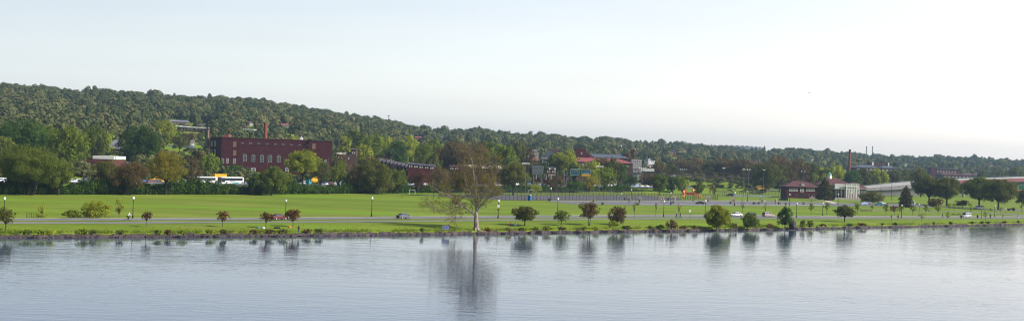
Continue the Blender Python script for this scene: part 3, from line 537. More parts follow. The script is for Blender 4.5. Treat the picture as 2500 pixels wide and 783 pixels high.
for i, (px, b_, t_, w_, k, cv) in enumerate(SP):
    tree('sapling', '%s young tree, %s from left of the lawn saplings' % (KN[k], ordn(i)), 'tree', px, b_, t_, w_, k, trunk=.38, nl=6, cover=cv, s=.3, group='saplings on the lawn', tr=.55, twigs=2)
BS = [(1448, 500, 480, 13), (1535, 500, 476, 15), (1561, 500, 478, 15), (1615, 498, 476, 14), (1645, 498, 477, 17), (1728, 498, 475, 18), (1790, 500, 480, 14), (1860, 500, 480, 14), (1893, 500, 483, 11), (1982, 498, 477, 15)]
for i, (px, b_, t_, w_) in enumerate(BS):
    tree('blossom_tree', 'small pale-blossomed tree in the parking lot island, %s from the left' % ordn(i), 'tree', px, b_, t_, w_, 'blossom', trunk=.3, nl=7, cover=.55, group='pale blossom trees by the parking lot', twigs=4, tr=.7)
for i, (px, b_) in enumerate([(1470, 501), (1556, 501), (1641, 499), (1783, 499), (1841, 500), (1852, 500), (1902, 500), (1918, 502), (1961, 500)]):
    tree('kerb_shrub', 'small round dark shrub by the parking lot kerb, %s from the left' % ordn(i), 'shrub', px, b_, b_ - 8, 9, 'dark', trunk=.1, nl=5, low=True, limbs=False, group='small shrubs by the parking lot kerb')
# --- trees behind the highway, placed one by one
T2 = [(58, 700, 289, 150, 'dark'), (118, 760, 305, 90, 'green'), (168, 650, 301, 112, 'green'), (232, 720, 299, 74, 'willow'), (10, 640, 330, 80, 'willow'), (262, 800, 318, 40, 'light'), (345, 770, 303, 108, 'dark'), (402, 930, 291, 84, 'light'), (375, 860, 330, 60, 'olive'), (440, 900, 330, 50, 'olive'),
 (512, 690, 372, 60, 'green'), (488, 720, 365, 44, 'brown'), (575, 690, 399, 44, 'dark'), (300, 900, 335, 50, 'brown'), (460, 1000, 322, 50, 'brown'),
 (720, 1020, 327, 54, 'light'), (700, 1050, 332, 40, 'olive'), (690, 1080, 330, 60, 'brown'), (845, 900, 330, 44, 'light'), (866, 920, 314, 70, 'willow'), (915, 900, 323, 74, 'green'), (892, 820, 350, 50, 'light'), (945, 950, 330, 60, 'light'), (972, 900, 340, 56, 'dark'), (1000, 950, 328, 60, 'light'), (1036, 850, 348, 66, 'green'), (1065, 960, 336, 60, 'green'),
 (905, 780, 380, 50, 'brown'), (835, 800, 372, 50, 'brown'), (950, 800, 385, 40, 'brown'), (1060, 800, 372, 50, 'olive'), (1112, 860, 342, 120, 'brown'), (1165, 880, 345, 90, 'brown'), (1215, 860, 347, 60, 'green'), (1238, 840, 352, 66, 'green'), (1190, 900, 340, 60, 'dark'), (1262, 900, 345, 50, 'olive'), (1290, 950, 352, 50, 'brown'),
 (1304, 820, 385, 30, 'olive'), (1326, 830, 388, 30, 'dark'), (1383, 850, 361, 84, 'light'), (1352, 860, 372, 44, 'dark'), (1400, 800, 396, 40, 'dark'), (1445, 800, 388, 60, 'light'), (1492, 810, 382, 56, 'olive'), (1515, 830, 395, 50, 'dark'), (1540, 980, 378, 50, 'brown'), (1470, 860, 380, 60, 'brown'),
 (1580, 960, 402, 44, 'brown'), (1605, 1000, 392, 50, 'brown'), (1540, 850, 425, 44, 'dark'), (1580, 900, 425, 60, 'brown'), (1600, 1010, 415, 40, 'brown'), (1660, 1150, 385, 60, 'brown'), (1700, 1150, 382, 70, 'brown'), (1740, 1120, 388, 60, 'olive'), (1770, 1120, 380, 70, 'brown'), (1810, 1100, 385, 70, 'brown'), (1850, 1000, 395, 60, 'olive'), (1872, 940, 394, 80, 'olive'), (1905, 960, 400, 50, 'olive'), (1900, 1100, 376, 80, 'brown'), (1945, 1050, 385, 70, 'brown'), (1975, 1060, 395, 70, 'olive'), (2010, 1000, 405, 60, 'light'), (2040, 1000, 398, 56, 'light'), (2080, 1000, 412, 60, 'dark'), (2105, 1050, 408, 60, 'olive'), (2145, 1050, 410, 60, 'light'), (2185, 1120, 412, 60, 'olive'), (2215, 1150, 414, 50, 'olive'), (2250, 980, 406, 60, 'olive'), (2165, 1120, 420, 50, 'brown'), (2130, 1120, 418, 50, 'olive'),
 (2480, 1500, 405, 60, 'olive'), (2445, 1500, 408, 50, 'olive'), (2400, 1500, 414, 50, 'olive'), (1930, 1000, 412, 50, 'brown'), (1640, 1100, 398, 50, 'olive')]
for px, Y, t_, w_, k in sorted(T2):
    a = (px - 1250) / F; base = 0
    size = 'huge' if w_ > 100 else 'large' if w_ > 70 else 'mid-sized' if w_ > 48 else 'small'
    w2 = near(px); ll = [l for l in LAND if l[1] == w2][0][0]; side = 'left of' if px < ll - 12 else 'right of' if px > ll + 12 else 'straight behind'
    tree('town_tree', uniq('%s %s tree beyond the highway, %s %s' % (size, KN[k], side, w2)), 'tree', px, None, t_, w_, k, Y=Y, trunk=.2, nl=13 if w_ > 50 else 9, cover=1.05 if k != 'brown' else .7, group='trees beyond the highway', s=max(.6, 1.5 * Y / F * 1.5), twigs=2 if k == 'brown' else 0)
# hedge belt
rng = np.random.default_rng(11); lob = []
for x in np.arange(-60, 1640, 5.5):
    a = (x - 1250) / F; Yh = ip(a, HEDGE) + rng.uniform(1.5, 6); hh = rng.uniform(3.2, 5.4) if x < 1120 else rng.uniform(2.4, 4.2)
    if 1540 < x: hh *= .5
    hh *= 1 + .25 * math.sin(x * .03) ; r = rng.uniform(1.3, 2.3)
    lob.append(((a * Yh, Yh, terr(a * Yh, Yh) + hh * .45), (r, r * .9, hh * .55)))
Vt, tn = leaves(rng, lob, .5, 1.2)
Vt2, tn2 = leaves(rng, [((c[0] * 1.025, c[1] * 1.025, c[2] * 1.05 + .2), r) for c, r in lob[::2]], .6, 1.0); Vt = np.concatenate([Vt, Vt2]); tn = np.concatenate([tn, tn2])
tag(quad_obj('hedge_undergrowth', Vt, tn, LM['dark']), 'dense tangled green hedge below the highway along the far edge of the field', 'hedge', kind='stuff')
# ------------------------------------------------------------------ buildings
EXC = []
def window(par, x, z, w_, h, y=-.06, arched=False, fr='white', pane='glass', bars=1, rz=0):
    """frame with its pane; local x, z give the centre on a wall facing -y"""
    f = max(.12, w_ * .1); m = MB(); a, b_, c, d = -w_ / 2, w_ / 2, -h / 2, h / 2
    m.box(a, a + f, -.05, .06, c, d); m.box(b_ - f, b_, -.05, .06, c, d); m.box(a + f, b_ - f, -.05, .06, c, c + f); m.box(a + f, b_ - f, -.05, .06, d - f, d)
    for k in range(bars): xx = a + (b_ - a) * (k + 1) / (bars + 1); m.box(xx - f * .3, xx + f * .3, -.04, .05, c + f, d - f)
    m.box(a + f, b_ - f, -.035, .045, -f * .3, f * .3)
    if arched:
        for k in range(8):
            t0, t1 = math.pi * k / 8, math.pi * (k + 1) / 8; r1, r0 = w_ / 2, w_ / 2 - f
            V = [(math.cos(t) * r, y_, d + math.sin(t) * r) for y_ in (-.05, .06) for t, r in ((t0, r0), (t0, r1), (t1, r1), (t1, r0))]
            m.add(V, [(0, 1, 2, 3), (7, 6, 5, 4), (1, 5, 6, 2), (0, 3, 7, 4)])
    o = m.build('window', M[fr], par, (x, y, z)); o.rotation_euler = (0, 0, rz)
    p = MB().box(a + f * .5, b_ - f * .5, -.01, .03, c + f * .5, d - f * .5)
    if arched: p.prism([(math.cos(math.pi * k / 8) * (w_ / 2 - f * .5), d - f * .4 + math.sin(math.pi * k / 8) * (w_ / 2 - f * .5)) for k in range(9)], -.01, .03)
    p.build('pane', M[pane], o); return o
class Bld:
    """a building whose front lies at depth Y; everything is given in photo pixels at that depth"""
    def __init__(s, name, label, px0, px1, py, Y=None, base=None, cat='building', group=None, depth=14, exc=160):
        if Y is None: Y = gnd((px0 + px1) / 2, base).y
        s.Y = Y; s.x0 = P(px0, py, Y).x; z = min(terr(P(p, py, Y).x, Y + d) for p in (px0, px1) for d in (0, depth)); s.z0 = z - .6
        s.o = thing(name, label, cat, (s.x0, Y, s.z0), 0, group); s.W = P(px1, py, Y).x - s.x0; s.k = Y / F; s.depth = depth
        EXC.append((px0 - 3, px1 + 3, Y - exc, Y + depth + 8, Y - 7))
    def X(s, px, py=400, d=0): return P(px, py, s.Y + d).x - s.x0
    def Z(s, px, py, d=0): return P(px, py, s.Y + d).z - s.z0
    def box(s, nm, px0, px1, top, m, bot=None, y0=0, y1=None, dz=0):
        xm = (px0 + px1) / 2; d = y0 if y0 > 3.5 else 0; zb = 0 if bot is None else s.Z(xm, bot, d)
        return MB().box(s.X(px0, top, d), s.X(px1, top, d), y0, s.depth if y1 is None else y1, zb, s.Z(xm, top, d) + dz).build(nm, M[m], s.o)
    def roof(s, px0, px1, eave, ridge, m, y0=0, y1=None, inset=None, ov=.5):
        xm = (px0 + px1) / 2; y1 = s.depth if y1 is None else y1
        return MB().hip(s.X(px0, eave), s.X(px1, eave), y0, y1, s.Z(xm, eave), s.Z(xm, ridge), inset, ov).build('roof', M[m], s.o)
    def gable(s, px0, px1, eave, peak, m, y0=-.4, y1=None):
        xm = (px0 + px1) / 2
        return MB().prism([(s.X(px0, eave), s.Z(xm, eave)), (s.X(px1, eave), s.Z(xm, eave)), (s.X(xm, eave), s.Z(xm, peak))], y0, (s.depth if y1 is None else y1) + .3).build('roof', M[m], s.o)
    def win(s, px, py, wp, hp, y=-.06, **k): return window(s.o, s.X(px, py), s.Z(px, py), wp * s.k, hp * s.k, y, **k)
    def row(s, pxs, py, wp, hp, **k):
        for p in pxs: s.win(p, py + (p - pxs[0]) * .033, wp, hp, **k)
# the dark red brick factory
B = Bld('brick_factory', 'long dark red brick factory with arched white windows and a rooftop chimney', 540, 810, 345, Y=790, depth=30, exc=95)
M['glass2'] = mat('factory glass', (.10, .13, .18), .2, spec=.5)
fb = MB()
def foot(b, mb, pts, top, zb=0):
    V = [(b.X(p, 380, y), y) for p, y in pts]; n = len(V); mb.add([(x, y, zb) for x, y in V] + [(x, y, top) for x, y in V], [(i, (i + 1) % n, n + (i + 1) % n, n + i) for i in range(n)] + [tuple(range(n))[::-1], tuple(range(n, 2 * n))])
zt = B.Z(660, 339.5)
foot(B, fb, [(512, 14), (540, 0), (583, 0), (583, 30), (512, 30)], B.Z(560, 335.5))
foot(B, fb, [(583, 2.2), (752, 2.2), (752, 30), (583, 30)], zt)
foot(B, fb, [(583, .6), (752, .6), (752, 2.2), (583, 2.2)], B.Z(670, 353.5))
foot(B, fb, [(752, 0), (810, 0), (798, 30), (752, 30)], B.Z(780, 343.4))
fb.build('wall', M['brick'], B.o)
cop = MB()
foot(B, cop, [(582, .45), (752, .45), (752, 2.4), (582, 2.4)], B.Z(670, 352.9), B.Z(670, 353.6)); foot(B, cop, [(583, 2.0), (752, 2.0), (752, 30), (583, 30)], zt + .25, zt - .05)
foot(B, cop, [(511, 14), (539.5, -.25), (584, -.25), (584, 30), (511, 30)], B.Z(560, 335), B.Z(560, 335.7)); foot(B, cop, [(751.5, -.25), (811, -.25), (799, 30), (751.5, 30)], B.Z(780, 342.9), B.Z(780, 343.6))
cop.build('coping', M['brownroof'], B.o)
for i in range(8): B.win(590.3 + 20 * i, 350 + .72 * i, 6.6, 4.6, y=2.1, fr='concw')
for i in range(3): B.win(747.5 + 2.6 * i, 356, 1.6, 6, y=2.1, bars=0)
for i in range(5): B.win(597.6 + 20.6 * i, 387 + .62 * i, 8.6, 14, y=.5, arched=True, fr='concw')
for p, q, a_, b_ in ((573, 352, 8, 13), (573, 373, 8, 13)): B.win(p, q, a_, b_, fr='tanb', pane='tanb')
for p in (538, 555, 572): B.win(p if p > 540 else 544, 392.6, 5.6, 12)
for p in (545, 555): B.win(p, 410.3, 6, 6)
B.win(766.5, 357, 8, 13, fr='tanb', pane='tanb'); B.win(618, 416, 10.5, 12, y=.5, bars=2)
for p, q in ((700.6, 394), (721, 394.6), (741, 395.2), (700.6, 414), (721, 414.6)): B.win(p, q, 8, 9, y=.5)
for p in (765, 780, 795): B.win(p, 396, 6, 11)
d_ = MB().box(-.9, .9, -.06, .06, 0, 3.4).build('door', M['blue'], B.o, (B.X(597.5), .5, B.Z(597.5, 424)))
xL = B.X(512, 380, 14); sa = math.atan2(-14, B.X(540) - xL)
for fx, q in ((.15, 351), (.45, 350.5), (.15, 372), (.45, 371.5), (.15, 393)):
    window(B.o, xL + (B.X(540) - xL) * fx - .1, B.Z(520, q), 2.2, 3.2, 14 - 14 * fx - .12, rz=sa)
ch = MB().lathe([(1.3, 0), (1.05, 15), (1.2, 15.3), (1.2, 16.2)], 12).build('chimney', M['brickc'], B.o, (B.X(647.5, 340, 26), 26, zt - 6.5))
ch.scale = (.95, .95, (B.Z(647, 299.5, 26) - zt + 6.5) / 16.2)
MB().prism([(0, 0), (5, 0), (5, 2.2), (4, 2.2)], 0, 8).build('stair_house', M['brickc'], B.o, (B.X(538, 335, 20), 20, B.Z(545, 335)))
MB().box(-.8, .8, -.8, .8, 0, 1.3).box(-.3, .3, -.3, .3, 1.3, 2).build('roof_vent', M['white'], B.o, (B.X(736, 340, 12), 12, zt + .25))
MB().lathe([(.7, 0), (.6, 9), (.8, 9.2), (.8, 10)], 8).build('flue', M['tanb'], B.o, (B.X(507, 358, 20), 20, B.Z(507, 358, 20)))
# left town
B = Bld('shed_building', 'low brick building with a long bright white flat roof and a brown hipped front', 208, 276, 390, Y=700, depth=24)
B.box('wall', 210, 274, 390, 'brick2'); B.box('flat_roof', 222, 275, 380.5, 'wroof', bot=388, y0=3, dz=0); B.roof(208, 246, 395, 384.5, 'brownroof', y1=10, ov=.3); B.row([218, 232, 246, 258], 403, 5, 7)
B = Bld('brick_house', 'dark brick house with a grey roof left of the very dark tree', 260, 299, 362, Y=840, depth=16)
B.box('wall', 261, 298, 364, 'brick'); B.roof(259, 300, 364, 341, 'greyroof', inset=3); B.box('porch_roof', 262, 297, 359.5, 'concw', bot=362, y0=-2, y1=-.4); B.row([269, 287], 373, 4.5, 6.5)
B = Bld('low_warehouse', 'low pale-roofed warehouse behind the bare brown tree', 268, 322, 396, Y=760, depth=20)
B.box('wall', 269, 321, 399, 'tanb'); B.box('roof', 268, 322, 395.5, 'wroof', bot=398.7)
B.row([280, 296, 312], 408, 6, 5)
B = Bld('terrace_house', 'slate-roofed terrace between very dark tree and yellow-green tree tops', 404, 470, 358, Y=980, depth=12)
B.box('wall', 405, 469, 362, 'brick3'); B.roof(404, 470, 362, 354, 'slate', inset=2); B.row([412, 424, 436, 448, 460], 368, 3.5, 4.5)
B = Bld('gabled_house', 'small grey gabled house above the sparse grey-brown tree', 458, 468, 338, Y=1020, depth=10)
B.box('wall', 458.5, 467.5, 341, 'concw'); B.gable(458, 468, 341, 334, 'slate'); B.win(463, 347, 2.5, 4)
# hillside left
B = Bld('hill_school', 'long low building with stepped bright white roofs on the left hillside', 430, 508, 312, base=322, depth=22, exc=300)
B.box('wall', 433, 508, 311.5, 'brick3')
for i, (x0, x1, y) in enumerate([(430, 440, 306.5), (440.3, 456, 307.6), (456.3, 474, 309.2), (474.3, 492, 310.2), (492.3, 508, 311.5)]): B.box('roof', x0, x1, y, 'wroof', bot=y + 2.4, y0=-1)
B.row([444, 452, 460, 468, 480, 488, 496], 314.8, 4.5, 3, pane='glass')
B = Bld('hill_hall', 'pale windowless hall with a blank cream wall above the stepped white roofs', 480, 508, 302, base=310, depth=18, exc=60)
B.box('wall', 481, 507, 301.8, 'concw'); B.box('annex', 469, 480.7, 302.5, 'slate', y0=2); B.box('roof', 480.5, 507.5, 301, 'wroof', bot=302, y0=-.4)
B = Bld('hill_apartments', 'grey-roofed low apartment block high on the left hillside', 403, 454, 298, base=304, depth=14, exc=240)
B.box('wall', 405, 453, 297, 'tanb'); B.roof(403, 455, 297, 292.5, 'greyroof', inset=2); B.row([412, 420, 428, 436, 444], 299.6, 2.5, 2)
B = Bld('small_white_house', 'small bright white house alone high on the left hillside', 355, 366, 290, base=295, depth=9, exc=200)
B.box('wall', 356, 365, 290.5, 'white'); B.gable(355, 366, 290.5, 286.5, 'wroof'); B.win(360.5, 292.4, 2, 1.8)
for i, (x0, x1, e, r_, b_, lb) in enumerate([(592, 611, 299, 295.5, 306, 'red-roofed hillside house left of the factory chimney'), (640, 661, 301, 295.3, 308, 'red-roofed hillside house directly above the factory chimney'), (676, 704, 305.5, 301, 311, 'long red-roofed hillside house right of the factory chimney')]):
    B = Bld('hill_house', lb, x0, x1, e, base=b_, depth=14, exc=260); B.box('wall', x0 + 1, x1 - 1, e, 'concw'); B.roof(x0, x1, e, r_, 'redroof', inset=2); B.row([x0 + 5, x0 + 10, x0 + 15], e + 2.8, 2, 2)
for i, (x0, x1, e, b_, lb) in enumerate([(494, 516, 319, 326, 'low brick house with two chimneys below the stepped white roofs'), (586, 598, 306.5, 313, 'brick hillside house with a tall chimney left of the red-roofed houses')]):
    B = Bld('chimney_house', lb, x0, x1, e, base=b_, depth=12, exc=160); B.box('wall', x0, x1, e, 'brick3'); B.roof(x0, x1, e, e - 1.5, 'brownroof', inset=2)
    for xx in (x0 + 3, x1 - 3): B.box('chimney', xx - .9, xx + .9, e - 6, 'brickc', y0=4, y1=6)
    B.row([x0 + 4, x0 + 9], e + 2.6, 2, 2)
B = Bld('brick_tower', 'slim brick tower on the hillside above the left end of the factory', 534, 541, 312, base=323, depth=5, exc=180)
B.box('wall', 535, 541, 308, 'brickc'); B.box('flue', 535.8, 537.8, 299, 'brickc', y0=1, y1=3); B.win(538, 314, 1.6, 2)
B = Bld('white_roof_house', 'small white flat-roofed house on the hillside left of the factory chimney', 594, 622, 318, base=324, depth=10, exc=160)
B.box('wall', 596, 621, 316.8, 'concw'); B.box('roof', 594, 622, 315, 'wroof', bot=316.7, y0=-.5); B.row([602, 610, 616], 319.4, 2.5, 2)
# centre town
B = Bld('long_tan_building', 'long tan brick building with a white roof edge right of the factory', 868, 952, 368, Y=900, depth=18)
B.box('wall', 869, 951, 368, 'tanb'); B.box('parapet', 868, 952, 366, 'wroof', bot=367.8, y0=-.4); B.box('penthouse', 895, 912, 354.5, 'brick3', bot=367, y0=6, y1=16, dz=0); B.row([878, 890, 902, 914, 926, 938], 376, 4, 6)
B = Bld('brick_block', 'brick block with a white cornice tower between factory and long tan building', 838, 870, 365, Y=870, depth=16)
B.box('wall', 838, 857, 378, 'brick3'); B.box('tower', 857.3, 870, 364, 'brick3', y1=8); B.box('cornice', 856.5, 871, 362.6, 'concw', bot=364, y0=-.5, y1=8.5); B.row([843, 851], 386, 3, 5); B.row([861, 866], 373, 2.4, 4)
B = Bld('pink_house', 'small pinkish-roofed brick house at the right corner of the factory', 822, 838, 376, Y=840, depth=12)
B.box('wall', 823, 837, 377, 'brick2'); B.roof(822, 838, 377, 372.5, 'beige'); B.row([827, 833], 384, 2.4, 4)
B = Bld('slate_hall', 'low hall with a pale slate roof edge, right of the long tan building', 988, 1018, 372, Y=980, depth=14)
B.box('wall', 989, 1017, 370, 'brick3'); B.box('roof', 988, 1018, 367, 'slate', bot=369.7, y0=-.5); B.row([994, 1002, 1010], 376, 3, 4)
for lb, x0, x1, e, b_ in [('brick house with a red roof on the middle hillside', 1002, 1030, 336, 343), ('purple-brick block on the middle hillside right of the red-roofed house', 1066, 1090, 335.5, 345)]:
    B = Bld('hill_block', lb, x0, x1, e, base=b_, depth=14, exc=330); B.box('wall', x0 + 1, x1 - 1, e, 'brick2'); B.roof(x0, x1, e, e - 3, 'redroof' if x0 < 1050 else 'slate', inset=2); B.row([x0 + 5, x0 + 11, x0 + 17], e + 3, 2, 2.4)
# slate row houses stepping down to the right
names = 'brick row house with a slate-blue roof, %s from the left in the slanting row'
for i in range(9):
    x0 = 925 + i * 9.2; t = 386 + i * 2.0; B = Bld('row_house', names % ordn(i), x0, x0 + 9, t + 8, Y=800 - i * 6, depth=9, group='slate-roofed row houses', exc=60)
    B.box('wall', x0, x0 + 8.7, t + 8, 'brick2')
    xa, xb = B.X(x0), B.X(x0 + 8.8); z1, z2 = B.Z(x0, t + 8.5), B.Z(x0, t)
    MB().add([(xa, -.4, z1), (xb, -.4, z1), (xb, 8, z2), (xa, 8, z2), (xa, 8.8, z1), (xb, 8.8, z1)], [(0, 1, 2, 3), (3, 2, 5, 4), (0, 3, 4), (1, 5, 2), (0, 4, 5, 1)]).build('roof', M['slate'], B.o)
    MB().box(xa - .06, xa + .22, -.1, 8.3, z1, z2 + .3).build('party_wall', M['brick3'], B.o); B.win(x0 + 4.5, t + 13, 3, 5)
def rowhouse(label, x0, x1, top, Y, wall, roofm, gable=False, porch=False, group=None, eave=7, exc=60):
    B = Bld('row_house', label, x0, x1, top + eave, Y=Y, depth=10, group=group, exc=exc)
    B.box('wall', x0, x1 - .3, top + eave, wall)
    xa, xb = B.X(x0), B.X(x1 - .1); z1, z2 = B.Z(x0, top + eave), B.Z(x0, top)
    MB().add([(xa, -.5, z1), (xb, -.5, z1), (xb, 6, z2), (xa, 6, z2), (xa, 10, z2 - .3), (xb, 10, z2 - .3), (xa, 10, z1 - .3), (xb, 10, z1 - .3)], [(0, 1, 2, 3), (3, 2, 5, 4), (0, 3, 4, 6), (1, 7, 5, 2), (4, 5, 7, 6)]).build('roof', M[roofm], B.o)
    if gable: B.gable(x0 + 1, x0 + (x1 - x0) * .62, top + eave + .6, top + 1, wall, y0=-.9, y1=2)
    w_ = (x1 - x0); B.win(x0 + w_ * .3, top + eave + 5, w_ * .22, 4.6, y=-.07); B.win(x0 + w_ * .7, top + eave + 5, w_ * .22, 4.6, y=-.07)
    MB().box(-.35, .35, 5, 6, 0, 1.3).build('chimney', M['brick3'], B.o, (xb - .8, 0, z2 - .3))
    if porch:
        MB().box(xa + .2, xb - .2, -2.4, -.1, 0, .25).box(xa + .3, xa + .5, -2.3, -2.1, -3, 0).box(xb - .5, xb - .3, -2.3, -2.1, -3, 0).build('porch', M['white'], B.o, (0, 0, B.Z(x0, top + eave + 13)))
        B.win(x0 + w_ * .5, top + eave + 17, w_ * .3, 5, y=-.07)
    return B
for i in range(5): rowhouse('parapet-fronted brick row house right of the slate-roofed ones, %s from the left' % ordn(i), 996 + i * 13, 1009 + i * 13, 397 + i * 1.2, 745, 'brick', 'slate', eave=3, group='parapet row houses')
for i in range(3): rowhouse('dark brick row house just left of the sycamore, %s from the left' % ordn(i), 1097 + i * 12, 1109 + i * 12, 403 + i * .5, 752, 'brick', 'brownroof', eave=2.5, group='dark row houses')
for i in range(9): rowhouse('pale-beige-roofed brick row house behind the sycamore, %s from the left' % ordn(i), 1133.5 + i * 12, 1145.5 + i * 12, 401 + i * .5, 748, 'brick2', 'beige', gable=(i % 3 == 0), eave=8, group='beige-roofed row houses')
for i in range(5): rowhouse('white-porched red row house behind the grey sign back, %s from the left' % ordn(i), 1297 + i * 12.2, 1309 + i * 12.2, 405 + i * .5, 840, 'brick2', 'wroof', gable=True, porch=True, eave=6.5, group='row houses with white porches', exc=70)
# school complex
B = Bld('modern_block', 'blue-grey modern flat-roofed block left of the pedimented school', 1282, 1316, 372, Y=1180, depth=16, exc=200)
B.box('wall', 1283, 1315, 371, 'concw'); B.box('penthouse', 1288, 1295, 366, 'slate', bot=370.5, y0=3, y1=9); B.box('penthouse', 1300, 1312, 365, 'concw', bot=370.5, y0=3, y1=9); B.row([1288, 1295, 1302, 1309], 376, 4, 3)
B = Bld('red_roof_wing', 'low brick wing with a red roof left of the pedimented school', 1277, 1319, 392, Y=1030, depth=16, exc=150)
B.box('wall', 1278, 1318, 391, 'brick3'); B.roof(1277, 1319, 391, 382.5, 'redroof', inset=6); B.row([1284, 1292, 1300, 1308], 396, 3.4, 5)
B = Bld('pedimented_school', 'grey school with a broad gable and tall white pilasters', 1320, 1366, 384, Y=1000, depth=24, exc=150)
B.box('wall', 1321, 1365, 383, 'brick3'); B.gable(1319, 1367, 383, 366, 'slate', y0=-.6); B.box('frieze', 1320.5, 1365.5, 383.2, 'concw', bot=388, y0=-.35, y1=-.05)
for p in range(1324, 1364, 5): B.box('pilaster', p - .7, p + .7, 388, 'concw', y0=-.5, y1=-.05)
for p in range(1326, 1362, 5): B.win(p + .4, 394, 2.6, 8, y=-.1)
B.box('stair_block', 1342, 1366, 363.5, 'brick3', bot=372, y0=14, y1=20)
B = Bld('dark_brick_gable', 'tall dark brick gable end of the school with a stepped parapet', 1404, 1450, 375, Y=960, depth=14, exc=130)
z0_ = B.Z(1420, 386); MB().prism([(B.X(1404), 0), (B.X(1450), 0), (B.X(1450), B.Z(1450, 383)), (B.X(1430.5), B.Z(1430, 371)), (B.X(1430.5), B.Z(1430, 362.8)), (B.X(1405), B.Z(1405, 362.3)), (B.X(1405), B.Z(1405, 380))], 0, 14).build('wall', M['brick'], B.o)
B.gable(1436, 1449, 386, 381, 'redroof', y0=-1.2, y1=-.1); B.win(1420, 374, 3, 4)
B = Bld('slate_roof_hall', 'long school hall under a blue-grey slate roof', 1423, 1534, 386, Y=990, depth=26, exc=130)
B.box('wall', 1424, 1532, 385, 'brick3'); B.roof(1421, 1533, 385.5, 376, 'slate', inset=3); B.row(list(range(1432, 1528, 8)), 389, 3, 4)
for p in (1526, 1531): B.box('chimney', p - 2.4, p + 2, 374, 'brick', bot=386, y0=8, y1=12)
B = Bld('red_roof_wing', 'long low brick wing with a dusty red roof in front of the slate-roofed hall', 1378, 1546, 398, Y=930, depth=22, exc=120)
B.box('wall', 1380, 1545, 396, 'brick3'); B.roof(1377, 1547, 396, 386, 'redroof', inset=10); B.row(list(range(1388, 1540, 9)), 401, 4, 5)
B = Bld('brick_stack', 'square dark brick stack with a pale cap behind the school', 1541, 1549, 370, Y=985, depth=4.0, cat='chimney', exc=60)
B.box('shaft', 1541.2, 1548.8, 363.5, 'brick', y1=2.4); B.box('cap', 1540.8, 1549.2, 362.3, 'concw', bot=363.6, y0=-.1, y1=2.5)
B = Bld('glazed_annex', 'pale blue-grey glazed annex right of the square stack', 1541, 1568, 393, Y=950, depth=10, exc=80)
B.box('wall', 1542, 1567, 389, 'concw'); B.row([1546, 1551, 1556, 1561], 394, 4, 6)
B = Bld('church', 'white church with a dark pointed steeple on the hillside', 1574, 1600, 391, Y=1250, depth=18, exc=240)
B.box('wall', 1577, 1599, 391, 'white'); B.gable(1577, 1599, 391, 386, 'slate'); xa = B.X(1584); B.box('tower', 1581.5, 1587, 386.5, 'white', y0=-1.5, y1=.6, dz=0)
MB().lathe([(1.35, 0), (.9, 2), (.05, B.Z(1584, 369) - B.Z(1584, 386.5))], 8).build('steeple', M['barkd'], B.o, (xa + .05, -.5, B.Z(1584, 386.5))); B.row([1591, 1596], 394, 1.6, 2.5)
for lb, x0, x1, e, r_, b_, wl, rf in [('white gabled house high on the middle hillside', 1506, 1519, 353, 349, 364, 'white', 'greyroof'), ('smaller white house right of the white gabled house', 1519.5, 1530, 357, 353, 365, 'white', 'slate'), ('small white house with a red chimney on the ridge slope', 1603, 1612, 359, 355.5, 366, 'white', 'redroof'), ('brick house with a pale blue roof on the slope above the footbridge', 1637, 1654, 370, 364, 384, 'brickc', 'slate'), ('tall white and brick house right of the pale-blue-roofed one', 1664, 1676, 366, 361, 379, 'concw', 'redroof'), ('white-ended brick house left of the clubhouse woods', 1824, 1838, 396, 392.5, 405, 'brickc', 'slate'), ('red brick hillside house between two pale ones', 1838.5, 1852, 396, 393, 405.5, 'brickc', 'redroof'), ('pale hillside house right of the red brick one', 1852.5, 1868, 397.5, 394, 406, 'concw', 'slate'), ('small white shed with a steep roof left of the tall brown chimney', 2008, 2015, 400, 394, 404, 'white', 'wroof')]:
    B = Bld('hill_house', lb, x0, x1, e, base=b_, depth=11, exc=420); B.box('wall', x0 + .5, x1 - .5, e, wl); B.gable(x0, x1, e, r_, rf)
    for f_ in (.28, .7): B.win(x0 + (x1 - x0) * f_, e + 3, 1.8, 2.2)
    B.box('chimney', x1 - 3, x1 - 2, r_ - 1, 'brickc', bot=e - .2, y0=4, y1=5.2)
for px, y_, w_, wl, rf, lb in [(1132, 343, 11, 'concw', 'slate', 'pale little house on the slope above the sycamore top'), (1396, 358, 10, 'tanb', 'greyroof', 'tan hillside house above the single round light tree'), (1572, 358, 9, 'concw', 'redroof', 'pale hillside house right of the pale floodlight pole'), (1726, 377, 10, 'brickc', 'slate', 'brick hillside house below the left half of the stadium'), (1762, 386, 12, 'offw', 'greyroof', 'pale house low under the middle of the stadium'), (1903, 384, 10, 'offw', 'redroof', 'pale house with a red roof below the right end of the stadium'), (1985, 392, 11, 'brickc', 'wroof', 'brick hillside house with a pale roof above the clubhouse conifer'), (2052, 389, 9, 'offw', 'slate', 'small pale house left of the tall brown chimney'), (2212, 399, 12, 'offw', 'slate', 'pale hillside house above the park conifer'), (2240, 392, 10, 'concw', 'redroof', 'pale hillside house with a red roof near the ridge above the conifer'), (2352, 398, 12, 'offw', 'slate', 'pale hillside house above the dark mill'), (2420, 403, 12, 'concw', 'redroof', 'pale red-roofed house above the right-hand floodlight cluster'), (2462, 411, 12, 'offw', 'slate', 'rightmost pale house on the far slope')]:
    B = Bld('hill_house', lb, px - w_ / 2, px + w_ / 2, y_, base=y_ + 9, depth=11, exc=420); B.box('wall', px - w_ / 2 + .5, px + w_ / 2 - .5, y_, wl); B.gable(px - w_ / 2, px + w_ / 2, y_, y_ - 3.6, rf)
    for f_ in (-.22, .22): B.win(px + w_ * f_, y_ + 2.6, 1.7, 2)
